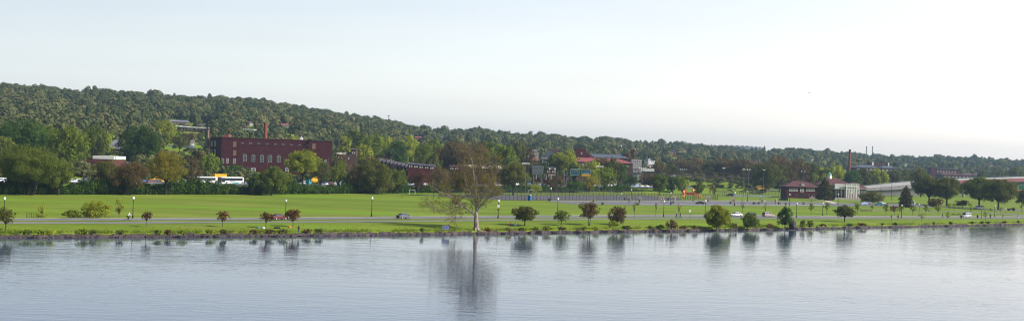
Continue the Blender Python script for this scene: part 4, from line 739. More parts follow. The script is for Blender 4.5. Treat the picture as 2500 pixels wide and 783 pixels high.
# stadium
B = Bld('stadium', 'wide curved blue-grey stadium rim showing above the trees on the ridge', 1700, 1882, 356, Y=2620, depth=60, exc=200)
m = MB(); top = MB(); nS = 28
for i in range(nS):
    t0, t1 = i / nS, (i + 1) / nS; q = lambda t: (B.W * t, 60 * (1 - math.sin(math.pi * t)), B.Z(1700 + 182 * t, 355.5 - 2.2 * math.sin(math.pi * t) + 5.5 * t))
    a_, b_ = q(t0), q(t1); m.add([(a_[0], a_[1], 0), (b_[0], b_[1], 0), (b_[0], b_[1], b_[2]), (a_[0], a_[1], a_[2]), (a_[0], a_[1] + 12, 0), (b_[0], b_[1] + 12, 0), (b_[0], b_[1] + 12, b_[2]), (a_[0], a_[1] + 12, a_[2])], [(0, 1, 2, 3), (5, 4, 7, 6), (3, 2, 6, 7), (0, 3, 7, 4), (1, 5, 6, 2)])
    if i % 2: top.box(a_[0], b_[0], a_[1] + 1, a_[1] + 6, a_[2] - .2, a_[2] + 1.6)
m.build('bowl', M['slate'], B.o); top.build('light_housings', M['concw'], B.o)
# chimneys on the right
def stack(label, px, Y, top, wpx, mt, tip=None, r2=.8):
    b = at(px, Y, top); H = P(px, top, Y).z - b.z; r = wpx / 2 * Y / F; o = thing('chimney_stack', label, 'chimney', b)
    MB().lathe([(r * 1.25, -1), (r, H * .5), (r * r2, H * .93)], 14).build('shaft', M[mt], o); MB().lathe([(r * r2 * 1.12, H * .93), (r * r2 * 1.12, H)], 14).build('cap', M[tip or mt], o)
    EXC.append((px - 6, px + 6, Y - 60, Y + 6, Y - 6)); return o
stack('lone tall round brown brick chimney behind the clubhouse', 2075, 1250, 364.5, 6, 'brickc', 'brick3', .85)
stack('left one of the twin thin red and white chimneys on the horizon', 2116, 3150, 357, 3.2, 'concw', 'redroof')
stack('right one of the twin thin red and white chimneys on the horizon', 2130.5, 3150, 357, 3.2, 'concw', 'redroof')
# industrial buildings right
B = Bld('industrial_hall', 'wide industrial hall with bluish grey roofs right of the tall brown chimney', 2088, 2192, 404, Y=1420, depth=40, exc=230)
B.box('wall', 2090, 2190, 409, 'brick3'); B.roof(2088, 2150, 409.5, 402.5, 'slate', inset=8, y1=24); B.roof(2150.5, 2192, 411, 405, 'slate', inset=5, y1=24); B.box('upper_hall', 2124, 2172, 396.5, 'brick3', y0=26, y1=38); B.box('white_end', 2129, 2133, 395.5, 'white', bot=404, y0=25, y1=25.9); B.box('white_end', 2168, 2171, 397, 'white', bot=406, y0=25, y1=25.9)
B.row(list(range(2096, 2188, 10)), 413, 5, 3)
B = Bld('mill_building', 'dark blue-shaded brick mill beyond the first broad pair of trees', 2272, 2340, 414, Y=1700, depth=30, exc=260)
B.box('wall', 2286, 2340, 413, 'brick'); B.box('tower', 2273, 2285.7, 408.5, 'brick', y1=14); B.box('roof', 2286, 2340, 411.6, 'slate', bot=412.8, y0=-.5); B.row(list(range(2290, 2338, 7)), 418, 3, 3)
B = Bld('long_brick_sheds', 'long low brick sheds between the mill and the second broad pair of trees', 2300, 2400, 426, Y=1560, depth=26, exc=200)
B.box('wall', 2302, 2398, 427, 'brick3'); B.roof(2300, 2350, 427, 422, 'brownroof', inset=4); B.roof(2350.5, 2400, 428, 423.5, 'brownroof', inset=4); B.row(list(range(2308, 2396, 9)), 431, 4, 2.5)
B = Bld('ridge_block', 'square pinkish tower block on the right-hand ridge', 2287, 2299, 380, Y=2900, depth=20, exc=10)
B.box('wall', 2287.3, 2298.7, 377, 'tanb'); B.box('roof', 2287, 2299, 376.3, 'greyroof', bot=377.2, y0=-.5); B.row([2290, 2296], 381, 2.2, 2)
B = Bld('ridge_block', 'flat-roofed pale block on the central ridge', 1326, 1347, 333, Y=2260, depth=16, exc=10)
B.box('wall', 1327, 1346, 332.5, 'redroof'); B.box('roof', 1326, 1347, 331.2, 'concw', bot=332.3, y0=-.5); B.row([1331, 1337, 1343], 335, 2, 1.6)
def mast(label, px, Y, top, cross=True):
    b = at(px, Y, top); H = P(px, top, Y).z - b.z; o = thing('radio_mast', label, 'mast', b); m = MB(); r = .45
    for i in range(3): t = i * 2.094; m.tube((math.cos(t) * 1.2, math.sin(t) * 1.2, 0), (math.cos(t) * .25, math.sin(t) * .25, H), .16, .12, 4)
    for k in range(10): z = H * k / 10; q = 1.2 - .95 * k / 10; m.tube((q, 0, z), (-q * .5, q * .87, z + H / 10), .1, n=3); m.tube((-q * .5, q * .87, z), (-q * .5, -q * .87, z + H / 10), .1, n=3)
    m.build('lattice', M['steel'], o)
    if cross: MB().box(-1.6, 1.6, -.2, .2, H * .93, H * .97).build('antenna', M['steel'], o)
mast('thin lattice radio mast on the hill crest above the sycamore field', 949, 2010, 281); mast('short antenna mast on the ridge left of the central ridge block', 1300, 2210, 321)
# ------------------------------------------------------------------ clubhouse
B = Bld('clubhouse', 'low brick recreation building with brown hipped roofs, cupola and white portico', 1920, 2122, 470, Y=800, depth=18, exc=120)
B.box('wall', 1921, 1999, 456, 'brick'); B.box('wall', 1999.2, 2062, 460, 'brick3', y0=2); B.box('wall', 2062.2, 2118, 461, 'brick3', y0=3)
B.roof(1919, 2000, 456, 442, 'brownroof', inset=7, ov=.8); B.roof(1998, 2085, 452, 434.5, 'brownroof', y0=3, y1=18, inset=8, ov=.6); B.roof(2068, 2122, 460, 445.5, 'brownroof', y0=2, y1=18, inset=6, ov=.6)
for p in (1930, 1937.7, 1945, 1971, 1978.6, 1986): B.win(p, 463, 5.6, 7.4, pane='glass')
B.win(1958, 464, 9, 8, bars=3)
MB().box(-.9, .9, -.08, .05, 0, 2.3).build('door', M['barkd'], B.o, (B.X(1958), 0, B.Z(1958, 482)))
for p in (1930, 1945, 1975, 1987): B.win(p, 476, 5, 7, fr='brick3', pane='glass')
B.gable(1956.5, 1966, 449.5, 445.8, 'concw', y0=1.2, y1=4); B.box('dormer', 1957.5, 1965, 449.5, 'white', bot=454, y0=1.3, y1=4); B.win(1961.2, 451.7, 4, 3, y=1.2)
B.box('chimney', 1968.2, 1972.4, 434.5, 'brick', bot=444, y0=8, y1=9.6)
cz = B.Z(2025, 436, 10.5); cx = B.X(2025, 436, 10.5); cup = MB().lathe([(1.5, 0), (1.5, .5), (1.25, .5), (1.25, 2.2), (1.5, 2.3)], 8).build('cupola', M['white'], B.o, (cx, 10.5, cz)); MB().lathe([(1.5, 2.3), (1.1, 3.0), (.5, 3.5), (.08, 4.3)], 8).build('cupola_roof', M['copper'], cup)
B.box('parapet', 2038, 2063, 448.5, 'offw', bot=459.6, y0=-.6, y1=1.8); B.box('porch_roof', 2034, 2063, 459.8, 'concw', bot=461.5, y0=-2, y1=1.9); B.box('porch_roof', 2096, 2121, 460, 'concw', bot=461.6, y0=-.5, y1=3)
for p in (2040, 2046.5, 2053, 2059.5): B.box('porch_post', p - .5, p + .5, 461.5, 'concw', y0=-1.8, y1=-1.4)
for p in (2043, 2056): B.win(p, 471, 6, 10, y=1.9)
for p in (2101, 2107.5, 2114): B.win(p, 468, 4.5, 6, y=2.9)
B.box('plinth', 2034, 2098, 482.6, 'pavil', y0=-4.6, y1=-2)
pw = B.box('portico', 2063.3, 2095.8, 454.5, 'white', bot=484, y0=-2.0, y1=2)
B.box('entablature', 2062.6, 2096.6, 454.5, 'white', bot=456, y0=-2.5, y1=2.2)
for i in range(6): p = 2064 + i * 6.2; B.box('baluster_pier', p - .5, p + .5, 448, 'white', bot=454.5, y0=-2.2, y1=-1.7)
B.box('rail', 2063.3, 2095.8, 447.6, 'white', bot=448.6, y0=-2.3, y1=-1.6); B.box('balustrade', 2064.5, 2095, 449.2, 'offw', bot=454.3, y0=-2.0, y1=-1.85)
for i in range(6): p = 2064.2 + i * 6.2; B.box('pilaster', p - .8, p + .8, 459.5, 'white', y0=-2.55, y1=-2.05)
for i, p in enumerate((2067.3, 2073.5, 2085.9, 2092.1)):
    B.win(p, 465.5, 3.4, 2.4, y=-2.1, arched=True, pane='barkd', bars=0); MB().box(-.45, .45, -.12, 0, 0, 2.5).build('panel', M['pavil'], B.o, (B.X(p), -2.02, B.Z(p, 478.5))); MB().box(-.45, .45, -.12, 0, 0, 1.3).build('panel', M['tanb'], B.o, (B.X(p), -2.02, B.Z(p, 484)))
MB().box(-.5, .5, -.12, 0, 0, 2.7).build('door', M['red'], B.o, (B.X(2079.7), -2.02, B.Z(2079.7, 484)))
MB().box(-2.4, 2.4, -.05, 0, 0, .3).build('inscription', M['greyc'], B.o, (B.X(2079.7), -2.06, B.Z(2079.7, 458.3)))
# ------------------------------------------------------------------ footbridge and overpass
o = thing('footbridge', 'dark steel truss footbridge sloping down to the grass mound', 'bridge', P(1500, 430, 880))
def loc(px, py, Y): return P(px, py, Y) - o.location
A_, B_ = (1500, 421, 412, 880), (1832, 433.5, 425, 905); tr = MB(); dk = MB(); n = 44; prev = None
for i in range(n + 1):
    t = i / n; px = A_[0] + (B_[0] - A_[0]) * t; Y = A_[3] + (B_[3] - A_[3]) * t
    lo_ = np.interp(px, [1500, 1600, 1832], [422, 423.5, 434.5]); hi_ = np.interp(px, [1500, 1600, 1832], [411, 413.5, 425])
    a_, b_ = loc(px, lo_, Y), loc(px, hi_, Y)
    for dy in (0, 3): tr.tube(a_ + Vector((0, dy, 0)), b_ + Vector((0, dy, 0)), .13, n=4)
    if prev:
        for dy in (0, 3):
            D = Vector((0, dy, 0))
            for u_, v_ in ((prev[0], a_), (prev[1], b_)): tr.tube(u_ + D, v_ + D, .2, n=4)
            tr.tube(*((prev[0] + D, b_ + D) if i % 2 else (prev[1] + D, a_ + D)), .09, n=4)
        dk.add([prev[0] + Vector((0, -.2, -.5)), a_ + Vector((0, -.2, -.5)), a_ + Vector((0, 3.2, -.5)), prev[0] + Vector((0, 3.2, -.5)), prev[0] + Vector((0, -.2, .25)), a_ + Vector((0, -.2, .25)), a_ + Vector((0, 3.2, .25)), prev[0] + Vector((0, 3.2, .25))], [(3, 2, 1, 0), (4, 5, 6, 7), (0, 1, 5, 4), (1, 2, 6, 5), (2, 3, 7, 6), (3, 0, 4, 7)])
    prev = (a_, b_)
tr.build('truss', M['rust'], o); dk.build('deck', M['rust'], o)
for px in (1547, 1640):
    t_ = loc(px, 424 if px < 1600 else 424 + (px - 1600) * .045, 884 + (px - 1547) * .07); g_ = terr(t_.x + o.location.x, t_.y + o.location.y) - o.location.z - .5; X_, Yp = t_.x, t_.y
    MB().add([(X_ - .7, Yp, g_), (X_ + 1.6, Yp, g_), (X_ + 1.6, Yp + 2.5, g_), (X_ - .7, Yp + 2.5, g_), (X_ - .7, Yp, t_.z), (X_ + 2.8, Yp, t_.z), (X_ + 2.8, Yp + 2.5, t_.z), (X_ - .7, Yp + 2.5, t_.z)], [(3, 2, 1, 0), (4, 5, 6, 7), (0, 1, 5, 4), (1, 2, 6, 5), (2, 3, 7, 6), (3, 0, 4, 7)]).build('pier', M['concw'] if px < 1600 else M['conc'], o)
b = P(1580, 421, 882.5); rr = thing('box_trailer', 'white box trailer crossing the left end of the dark footbridge', 'trailer', (b.x, 882, b.z + .3)); MB().box(-4.4, 4.4, -1, 1, .5, 2.4).build('box', M['offw'], rr)
for k in (-3, 3): MB().tube((k, -1.05, .4), (k, 1.05, .4), .4, n=10).build('wheel', M['tyre'], rr)
o = thing('overpass', 'long concrete highway overpass with a red-brown girder rising to the right', 'bridge', P(2110, 455, 1010))
V1 = MB(); V2 = MB(); V3 = MB(); V4 = MB(); N = 40; prev = None
for i in range(N + 1):
    px = 2085 + (2700 - 2085) * i / N; Y = np.interp(px, [2085, 2350, 2700], [980, 1040, 1130]); tp = np.interp(px, [2085, 2180, 2250, 2350, 2500, 2700], [458, 447.5, 441.5, 436, 431.5, 430]); bt = np.interp(px, [2085, 2180, 2250, 2350, 2500, 2700], [466, 463, 458, 446, 443, 441.5]); md = tp + (3.4 if px > 2240 else (bt - tp) * .42)
    q = [P(px, y, Y) - o.location for y in (tp, md, bt)]
    if prev:
        for mb_, (u, v), wd in ((V1, (0, 1), 13), (V2 if px > 2240 else V4, (1, 2), 12)):
            a0, a1, b0, b1 = prev[u], prev[v], q[u], q[v]; D = Vector((0, wd, 0)); E = Vector((0, .3 if mb_ is V2 else 0, 0))
            mb_.add([a1 + E, b1 + E, b1 + D, a1 + D, a0 + E, b0 + E, b0 + D, a0 + D], [(3, 2, 1, 0), (4, 5, 6, 7), (0, 1, 5, 4), (2, 3, 7, 6)] + ([(3, 0, 4, 7)] if i == 1 else []))
        if i % 2 == 0: V3.tube(q[0] + Vector((0, .2, 0)), q[0] + Vector((0, .2, 1.1)), .07, n=4)
        V3.tube(prev[0] + Vector((0, .2, 1.1)), q[0] + Vector((0, .2, 1.1)), .06, n=4)
    prev = q
V1.build('parapet', M['concw'], o); V2.build('girder', mat('red brown girder', (.19, .06, .07), c2=(.25, .09, .09), ns=.3), o); V3.build('railing', M['steel'], o); V4.build('side_wall', mat('stained concrete', (.17, .16, .17), c2=(.23, .215, .225), ns=.5), o)
# retaining wall below the ramp and pillars
m = MB()
for i in range(20):
    p0, p1 = 2085 + 8 * i, 2093 + 8 * i; Yr = 983 + i * 1.9; z_ = lambda p: P(p, float(np.interp(p, [2085, 2180, 2250], [465, 462, 457])), Yr).z
    a_, b_ = P(p0, 460, Yr), P(p1, 460, Yr); m.add([(a_.x, Yr, -1), (b_.x, Yr, -1), (b_.x, Yr + 8, -1), (a_.x, Yr + 8, -1), (a_.x, Yr, z_(p0)), (b_.x, Yr, z_(p1)), (b_.x, Yr + 8, z_(p1)), (a_.x, Yr + 8, z_(p0))], [(4, 5, 6, 7), (0, 1, 5, 4), (3, 0, 4, 7), (1, 2, 6, 5)])
rw_ = m.build('retaining_wall', M['conc'], None); tag(rw_, 'long grey concrete retaining wall under the low end of the overpass', 'wall')
for px in (2300, 2352, 2404, 2456, 2508):
    Y = np.interp(px, [2085, 2350, 2700], [980, 1040, 1130]) + 5; t_ = P(px, np.interp(px, [2250, 2500], [457.5, 443.2]), Y) - o.location; g_ = terr(t_.x + o.location.x, Y) - o.location.z - .5
    MB().tube((t_.x, t_.y, g_), (t_.x, t_.y, t_.z), 1.0, n=10).build('pillar', M['conc'], o)
# guardrails
def guardrail(label, p0, p1, d, zoff=.16, step=5):
    pts = []; p = p0
    while p <= p1: a = (p - 1250) / F; Y = ip(a, HW) + d; pts.append(Vector((a * Y, Y, ip(a, HWZ) + zoff))); p += step
    o = thing('guardrail', label, 'guardrail', pts[0]); m = MB(); po = MB().box(-.07, .07, -.05, .05, -.5, .7).mesh('post'); 
    for i, q in enumerate(pts):
        q = q - o.location
        if i: m.add([pv + Vector((0, 0, .42)), q + Vector((0, 0, .42)), q + Vector((0, 0, .78)), pv + Vector((0, 0, .78)), pv + Vector((0, .08, .42)), q + Vector((0, .08, .42)), q + Vector((0, .08, .78)), pv + Vector((0, .08, .78))], [(0, 1, 2, 3), (7, 6, 5, 4), (3, 2, 6, 7)])
        pv = q
        if i % 4 == 0 and i // 4 < 95:
            c = bpy.data.objects.new('post', po); COL.objects.link(c); c.parent = o; c.location = q
    po.materials.append(M['wood']); m.build('rail', M['steel'], o)
guardrail('long steel guardrail along the near edge of the highway', -60, 1700, -14); guardrail('steel guardrail in the middle of the highway', -60, 1800, 0)
# ------------------------------------------------------------------ vehicles
def arch(xs, z, hw): return [(x, y, zz) for x, y, zz in xs]
def car_proto(kind):
    o = thing('parked_car' if 0 else 'car', '', 'car'); L_, Wd, H = dict(sedan=(4.6, 1.8, 1.45), wagon=(4.7, 1.85, 1.68), van=(5.1, 1.95, 1.95))[kind]
    hl, hw = L_ / 2, Wd / 2; zb = .28; sh = dict(sedan=.92, wagon=1.0, van=1.08)[kind]
    prof = dict(sedan=[(-1, .5, .70), (-.97, .40, .88), (-.72, zb, .97), (-.3, zb, .95), (.3, zb, .93), (.72, zb, .84), (.95, .34, .68), (1, .42, .55)],
                wagon=[(-1, .5, .80), (-.98, .36, .98), (-.7, zb, 1.0), (-.3, zb, 1.0), (.35, zb, .98), (.75, zb, .90), (.96, .34, .74), (1, .44, .58)],
                van=[(-1, .5, .9), (-.98, .36, 1.05), (-.7, zb, 1.08), (-.3, zb, 1.08), (.5, zb, 1.05), (.8, zb, .92), (.96, .36, .74), (1, .46, .6)])[kind]
    m = MB(); secs = []
    for x, z0, z1 in prof:
        k = 1 - .12 * max(0, abs(x) - .75) / .25; w_ = hw * k
        secs.append([(x * hl, -w_ * .92, z0), (x * hl, -w_, z0 + .12), (x * hl, -w_, z0 + (z1 - z0) * .7), (x * hl, -w_ * .9, z1), (x * hl, w_ * .9, z1), (x * hl, w_, z0 + (z1 - z0) * .7), (x * hl, w_, z0 + .12), (x * hl, w_ * .92, z0)])
    m.loft(secs)
    cab = dict(sedan=[(-1.72, -1.0, .45, 1.05)], wagon=[(-2.28, -2.0, .45, 1.1)], van=[(-2.48, -2.3, .8, 1.5)])[kind][0]   # base rear, roof rear, roof front, base front
    def cs(x, z, w_): return (x, w_, z)
    bw, tw = hw * .88, hw * .70; zr = H
    m.loft([[(cab[0], -bw, sh), (cab[3], -bw, sh - .02), (cab[3], bw, sh - .02), (cab[0], bw, sh)], [(cab[1], -tw, zr - .04), (cab[2], -tw, zr - .04), (cab[2], tw, zr - .04), (cab[1], tw, zr - .04)], [(cab[1] + .1, -tw * .85, zr), (cab[2] - .1, -tw * .85, zr), (cab[2] - .1, tw * .85, zr), (cab[1] + .1, tw * .85, zr)]])
    bo = m.build('body', M['cglass'], o)
    def lerp(a_, b_, t): return tuple(a_[i] + (b_[i] - a_[i]) * t for i in range(3))
    for sgn in (-1, 1):
        c = [(cab[0], sgn * bw, sh), (cab[3], sgn * bw, sh), (cab[2], sgn * tw, zr - .04), (cab[1], sgn * tw, zr - .04)]
        def pt(u, v): return lerp(lerp(c[0], c[1], u), lerp(c[3], c[2], u), v)
        g = MB()
        for u0, u1 in ((.06, .46), (.50, .93)): V = [pt(u0, .14), pt(u1, .14), pt(u1 - .03, .84), pt(u0 + .03, .84)]; g.add([(x, y + sgn * .012, z) for x, y, z in V], [(0, 1, 2, 3) if sgn < 0 else (3, 2, 1, 0)])
        g.build('side_window', M['cglass'], o)
    V = [(cab[3] + .01, -bw * .9, sh + .05), (cab[3] + .01, bw * .9, sh + .05), (cab[2] + .06, tw * .9, zr - .1), (cab[2] + .06, -tw * .9, zr - .1)]; MB().add([(x + .02, y, z + .012) for x, y, z in V], [(0, 1, 2, 3)]).build('windscreen', M['cglass'], o)
    V = [(cab[0], -bw * .9, sh + .05), (cab[0], bw * .9, sh + .05), (cab[1] - .03, tw * .9, zr - .1), (cab[1] - .03, -tw * .9, zr - .1)]; MB().add([(x - .02, y, z + .012) for x, y, z in V], [(3, 2, 1, 0)]).build('rear_window', M['cglass'], o)
    for sx in (-.6, .62):
        for sy in (-1, 1):
            wh = MB().tube((0, -.11, 0), (0, .11, 0), .33, n=14).build('wheel', M['tyre'], o, (sx * hl, sy * (hw - .1), .33)); MB().tube((0, -.125, 0), (0, .125, 0), .2, n=10).build('rim', M['rim'], wh)
    for sy in (-1, 1):
        MB().box(-.06, .04, -.2, .2, -.09, .09).build('headlight', M['lens'], o, (hl * .965, sy * hw * .62, .66)); MB().box(-.04, .06, -.18, .18, -.1, .1).build('tail_light', M['red'], o, (-hl * .985, sy * hw * .66, .80 if kind == 'sedan' else .95))
        MB().box(-.08, .08, -.09, .09, -.07, .07).build('mirror', M['black'], o, (cab[3] - .25, sy * (hw + .06), sh + .08))
    return o
PROTO = {}
def set_paint(o, m):
    for c in o.children:
        if c.name.startswith('body'): c.material_slots[0].link = 'OBJECT'; c.material_slots[0].material = m
def car(kind, col, loc_, rz, label, group=None, name='car'):
    if kind not in PROTO: PROTO[kind] = c = car_proto(kind)
    else: c = copy_tree(PROTO[kind], skip=('rim', 'mirror', 'headlight', 'tail_light') if group else ())
    c.name = name; c.location = loc_; c.rotation_euler = (0, 0, rz); c['label'] = label; c['category'] = 'van' if kind == 'van' else 'car'
    if group: c['group'] = group
    elif 'group' in c: del c['group']
    set_paint(c, PAINT[col]); return c
def rdir(px):
    a_, b_ = on_z(px - 20, 0 + float(np.interp(px - 20, *zip(*RF))), 0), on_z(px + 20, float(np.interp(px + 20, *zip(*RF))), 0); return math.atan2(b_.y - a_.y, b_.x - a_.x)
for kind, col, px, py, flip, lb in [('sedan', 'red', 681, 536, 0, 'maroon sedan on the parkway half hidden by the largest dark red tree'), ('sedan', 'grey', 986, 533, 0, 'grey sedan driving alone on the open stretch of the parkway'), ('sedan', 'white', 1797, 527.6, 1, 'white sedan on the parkway just right of the very large bush'), ('sedan', 'blue', 1834, 528.4, 0, 'dark blue car on the parkway behind the dark spreading bush'), ('wagon', 'gold', 1876, 529, 0, 'tan station wagon on the parkway left of the upright dark bush'), ('van', 'silver', 2358, 530.6, 1, 'silver minivan on the parkway at the far right')]:
    car(kind, col, on_z(px, py, .06), rdir(px) + (math.pi if flip else 0), lb, name='car' if kind != 'van' else 'minivan')
for kind, col, px, py, rz, lb in [('sedan', 'black', 1711, 499, 8, 'black sedan parked alone in the middle of the long parking lot'), ('wagon', 'pale', 2106, 500, 190, 'pale blue car parked left of the other cars right of the clubhouse'), ('wagon', 'grey', 2118, 499.5, 200, 'dark grey car touching the pale blue one right of the clubhouse'), ('sedan', 'white', 2152, 499, 10, 'white car with a dark cabin, rightmost of the four right of the clubhouse'), ('sedan', 'teal', 2146, 501, 185, 'teal-blue car in front of the white one right of the clubhouse'), ('van', 'white', 2222, 499.5, 180, 'white van parked behind the park conifer'), ('sedan', 'teal', 2219, 504, 185, 'teal sedan parked in front of the white van by the park conifer'), ('van', 'white', 2389, 510.4, 184, 'white van on the path under the second broad pair of trees'), ('wagon', 'black', 1781, 479, 175, 'black car parked on the grass beside the pool'), ('van', 'black', 1912, 490, 170, 'dark van parked at the left end of the clubhouse')]:
    b = gnd(px, py); car(kind, col, (b.x, b.y, b.z + .05), R(rz), lb, name='parked_car' if kind != 'van' else 'parked_van')
# highway traffic
rg = random.Random(77); cl = ['white', 'white', 'white', 'silver', 'silver', 'pale', 'grey', 'blue', 'black', 'red']; HP = []
for x0, x1, st in ((-15, 158, 27), (168, 215, 12), (258, 375, 21), (388, 462, 20), (606, 748, 17), (796, 965, 8.5), (980, 1120, 11), (1205, 1600, 11)):
    p = x0
    while p < x1: HP.append((p, rg.choice([-9.5, -9.5, -5.5, 5, 9])) ); p += st * rg.uniform(.8, 1.3)
HP.sort(); LN = {-9.5: 'nearest lane', -5.5: 'second lane', 5: 'third lane', 9: 'far lane'}
for i, (p, d) in enumerate(HP):
    a = (p - 1250) / F; Y = ip(a, HW) + d; a2 = (p + 10 - 1250) / F; Y2 = ip(a2, HW) + d; rz = math.atan2(Y2 - Y, a2 * Y2 - a * Y) + (math.pi if d > 0 else 0)
    k = rg.choice(['sedan', 'sedan', 'wagon', 'van']); col = rg.choice(cl)
    car(k, col, (a * Y, Y, ip(a, HWZ) + .2), rz, '%s %s, %s from left in highway traffic, behind %s' % (col if col != 'pale' else 'pale blue', 'hatchback' if k == 'wagon' else k, ordn(i), near(p).replace('the ', '', 1)), 'cars on the highway')
# coaches
def text(body, size, m, par, loc_, rot, ext=.01):
    c = bpy.data.curves.new('lettering', 'FONT'); c.body = body; c.size = size; c.extrude = ext; c.align_x = 'CENTER'; c.align_y = 'CENTER'
    t_ = bpy.data.objects.new('tmp', c); COL.objects.link(t_); dg = bpy.context.evaluated_depsgraph_get(); nm = bpy.data.meshes.new_from_object(t_.evaluated_get(dg)); bpy.data.objects.remove(t_); nm.name = 'lettering'; nm.materials.clear()
    o = bpy.data.objects.new('lettering', nm); COL.objects.link(o); nm.materials.append(M[m]); o.parent = par; o.location = loc_; o.rotation_euler = rot; return o
def coach(px, label, word=True):
    a = (px - 1250) / F; Y = ip(a, HW) - 9.5; rz = math.atan2(ip(a + .005, HW) - ip(a - .005, HW), .01 * Y + a * (ip(a + .005, HW) - ip(a - .005, HW)))
    o = thing('coach', label, 'bus', (a * Y, Y, ip(a, HWZ) + .2), rz, 'white coaches on the highway')   # drives towards -x
    m = MB(); secs = []
    for x, k, zt_ in ((-6.85, .9, 3.2), (-6.7, 1, 3.5), (-5, 1, 3.62), (5.8, 1, 3.62), (6.75, 1, 3.5), (6.85, .96, 3.3)):
        w_ = 1.28 * k; secs.append([(x, -w_, .45), (x, -w_, zt_ - .25), (x, -w_ * .8, zt_), (x, w_ * .8, zt_), (x, w_, zt_ - .25), (x, w_, .45)])
    m.loft(secs).build('body', M['offw'], o)
    for s in (-1, 1): MB().box(-5.6, 5.9, -.01, .01, 2.05, 3.15).build('side_window', M['cglass'], o, (0, s * 1.295, 0))
    MB().box(-.02, .03, -1.1, 1.1, 1.3, 3.3).build('windscreen', M['cglass'], o, (-6.87, 0, 0)); MB().box(-.9, .9, -.012, .012, 1.35, 3.2).build('cab_window', M['cglass'], o, (-5.85, -1.315, 0))
    for x in (-4.2, 3.6, 5.0):
        for s in (-1, 1): wh = MB().tube((0, -.15, 0), (0, .15, 0), .52, n=14).build('wheel', M['tyre'], o, (x, s * 1.2, .52)); MB().tube((0, -.17, 0), (0, .17, 0), .28, n=10).build('rim', M['rim'], wh)
    text('TRINITY', .95, 'purple', o, (-.2, -1.31, 1.62), (R(90), 0, 0))
    sw = MB(); N = 20
    for i in range(N):
        t0, t1 = i / N, (i + 1) / N; f = lambda t: (-1.5 + 4.6 * math.sin(t * 2.4), 1.0 + .5 * t, .05 + .22 * math.sin(math.pi * t))
        p, q = f(t0), f(t1); sw.add([(p[0], 0, p[1] - p[2]), (q[0], 0, q[1] - q[2]), (q[0], 0, q[1] + q[2]), (p[0], 0, p[1] + p[2])], [(0, 1, 2, 3)])
    sw.build('swoosh', M['teal'], o, (0, -1.30, -.2)); MB().box(-.5, .5, -.01, .01, .7, 1.5).build('grille', M['steel'], o, (6.1, -1.295, 0))
    for s in (-1, 1): MB().box(-.2, 0, -.1, .1, 2.3, 2.9).build('mirror', M['black'], o, (-7.05, s * 1.45, 0))
    return o
coach(495, 'left white coach with purple lettering, right behind the sparse tree'); coach(566, 'right white coach with a dark windscreen, in front of the factory')
def truck_base(name, label, cat, px, d, flip=True):
    a = (px - 1250) / F; Y = ip(a, HW) + d; rz = math.atan2(ip(a + .005, HW) - ip(a - .005, HW), .01 * Y + a * (ip(a + .005, HW) - ip(a - .005, HW)))
    o = thing(name, label, cat, (a * Y, Y, ip(a, HWZ) + .2), rz)
    MB().box(-4, 4, -.5, .5, .7, 1.0).build('chassis', M['black'], o)
    for x in (-3, 1.8, 3.1):
        for s in (-1, 1): MB().tube((0, -.17, 0), (0, .17, 0), .5, n=12).build('wheel', M['tyre'], o, (x, s * 1.05, .5))
    return o
o = truck_base('mixer_truck', 'yellow-drum concrete mixer truck with a teal cab on the highway', 'truck', 768, -9.5)
MB().loft([[(-4.2, -1.15, .8), (-2.5, -1.15, .8), (-2.5, 1.15, .8), (-4.2, 1.15, .8)], [(-4.2, -1.15, 1.9), (-2.5, -1.15, 1.9), (-2.5, 1.15, 1.9), (-4.2, 1.15, 1.9)], [(-3.8, -1.05, 2.9), (-2.5, -1.05, 2.9), (-2.5, 1.05, 2.9), (-3.8, 1.05, 2.9)]]).build('cab', M['teal'], o)
MB().box(-.5, .4, -.01, .01, 1.95, 2.7).build('side_window', M['cglass'], o, (-3.1, -1.17, 0)); dr = MB().lathe([(.3, -3.0), (.9, -2.4), (1.45, -.6), (1.45, .8), (.8, 2.4), (.7, 2.9)], 16).build('drum', M['yellow'], o, (.9, 0, 2.65)); dr.rotation_euler = (0, R(78), 0)
MB().box(3.3, 3.9, -.5, .5, 2.6, 3.9).box(3.5, 3.7, -.4, .4, 1, 2.6).build('hopper', M['orange'], o)
o = truck_base('box_truck', 'yellow box truck showing between the two white coaches', 'truck', 533, 6); MB().box(-2.3, 4.1, -1.2, 1.2, 1.0, 4.6).build('box', M['yellow'], o)
MB().loft([[(-4.2, -1.1, .8), (-2.5, -1.1, .8), (-2.5, 1.1, .8), (-4.2, 1.1, .8)], [(-4, -1.1, 2.0), (-2.5, -1.1, 2.0), (-2.5, 1.1, 2.0), (-4, 1.1, 2.0)], [(-3.6, -1, 2.7), (-2.5, -1, 2.7), (-2.5, 1, 2.7), (-3.6, 1, 2.7)]]).build('cab', M['white'], o)
def school_bus(label, b, rz):
    o = thing('school_bus', label, 'bus', b, rz); MB().loft([[(x, -1.15 * k, .6), (x, -1.15 * k, zt_), (x, 1.15 * k, zt_), (x, 1.15 * k, .6)] for x, k, zt_ in ((-4.4, .9, 1.7), (-3.4, 1, 1.9), (-3.3, 1, 2.9), (4.2, 1, 2.9), (4.3, .95, 2.7))]).build('body', M['yellow'], o)
    for s in (-1, 1): MB().box(-3, 4, -.01, .01, 1.8, 2.5).build('side_window', M['cglass'], o, (0, s * 1.17, 0))
    MB().box(-.01, .02, -1, 1, 1.95, 2.7).build('windscreen', M['cglass'], o, (-3.38, 0, 0))
    for x in (-3.1, 2.4):
        for s in (-1, 1): MB().tube((0, -.15, 0), (0, .15, 0), .48, n=12).build('wheel', M['tyre'], o, (x, s * 1.05, .48))
a = (392 - 1250) / F; Y = ip(a, HW) + 9; school_bus('yellow school bus on the highway half hidden by the yellow-green tree', (a * Y, Y, ip(a, HWZ) + .2), R(45))
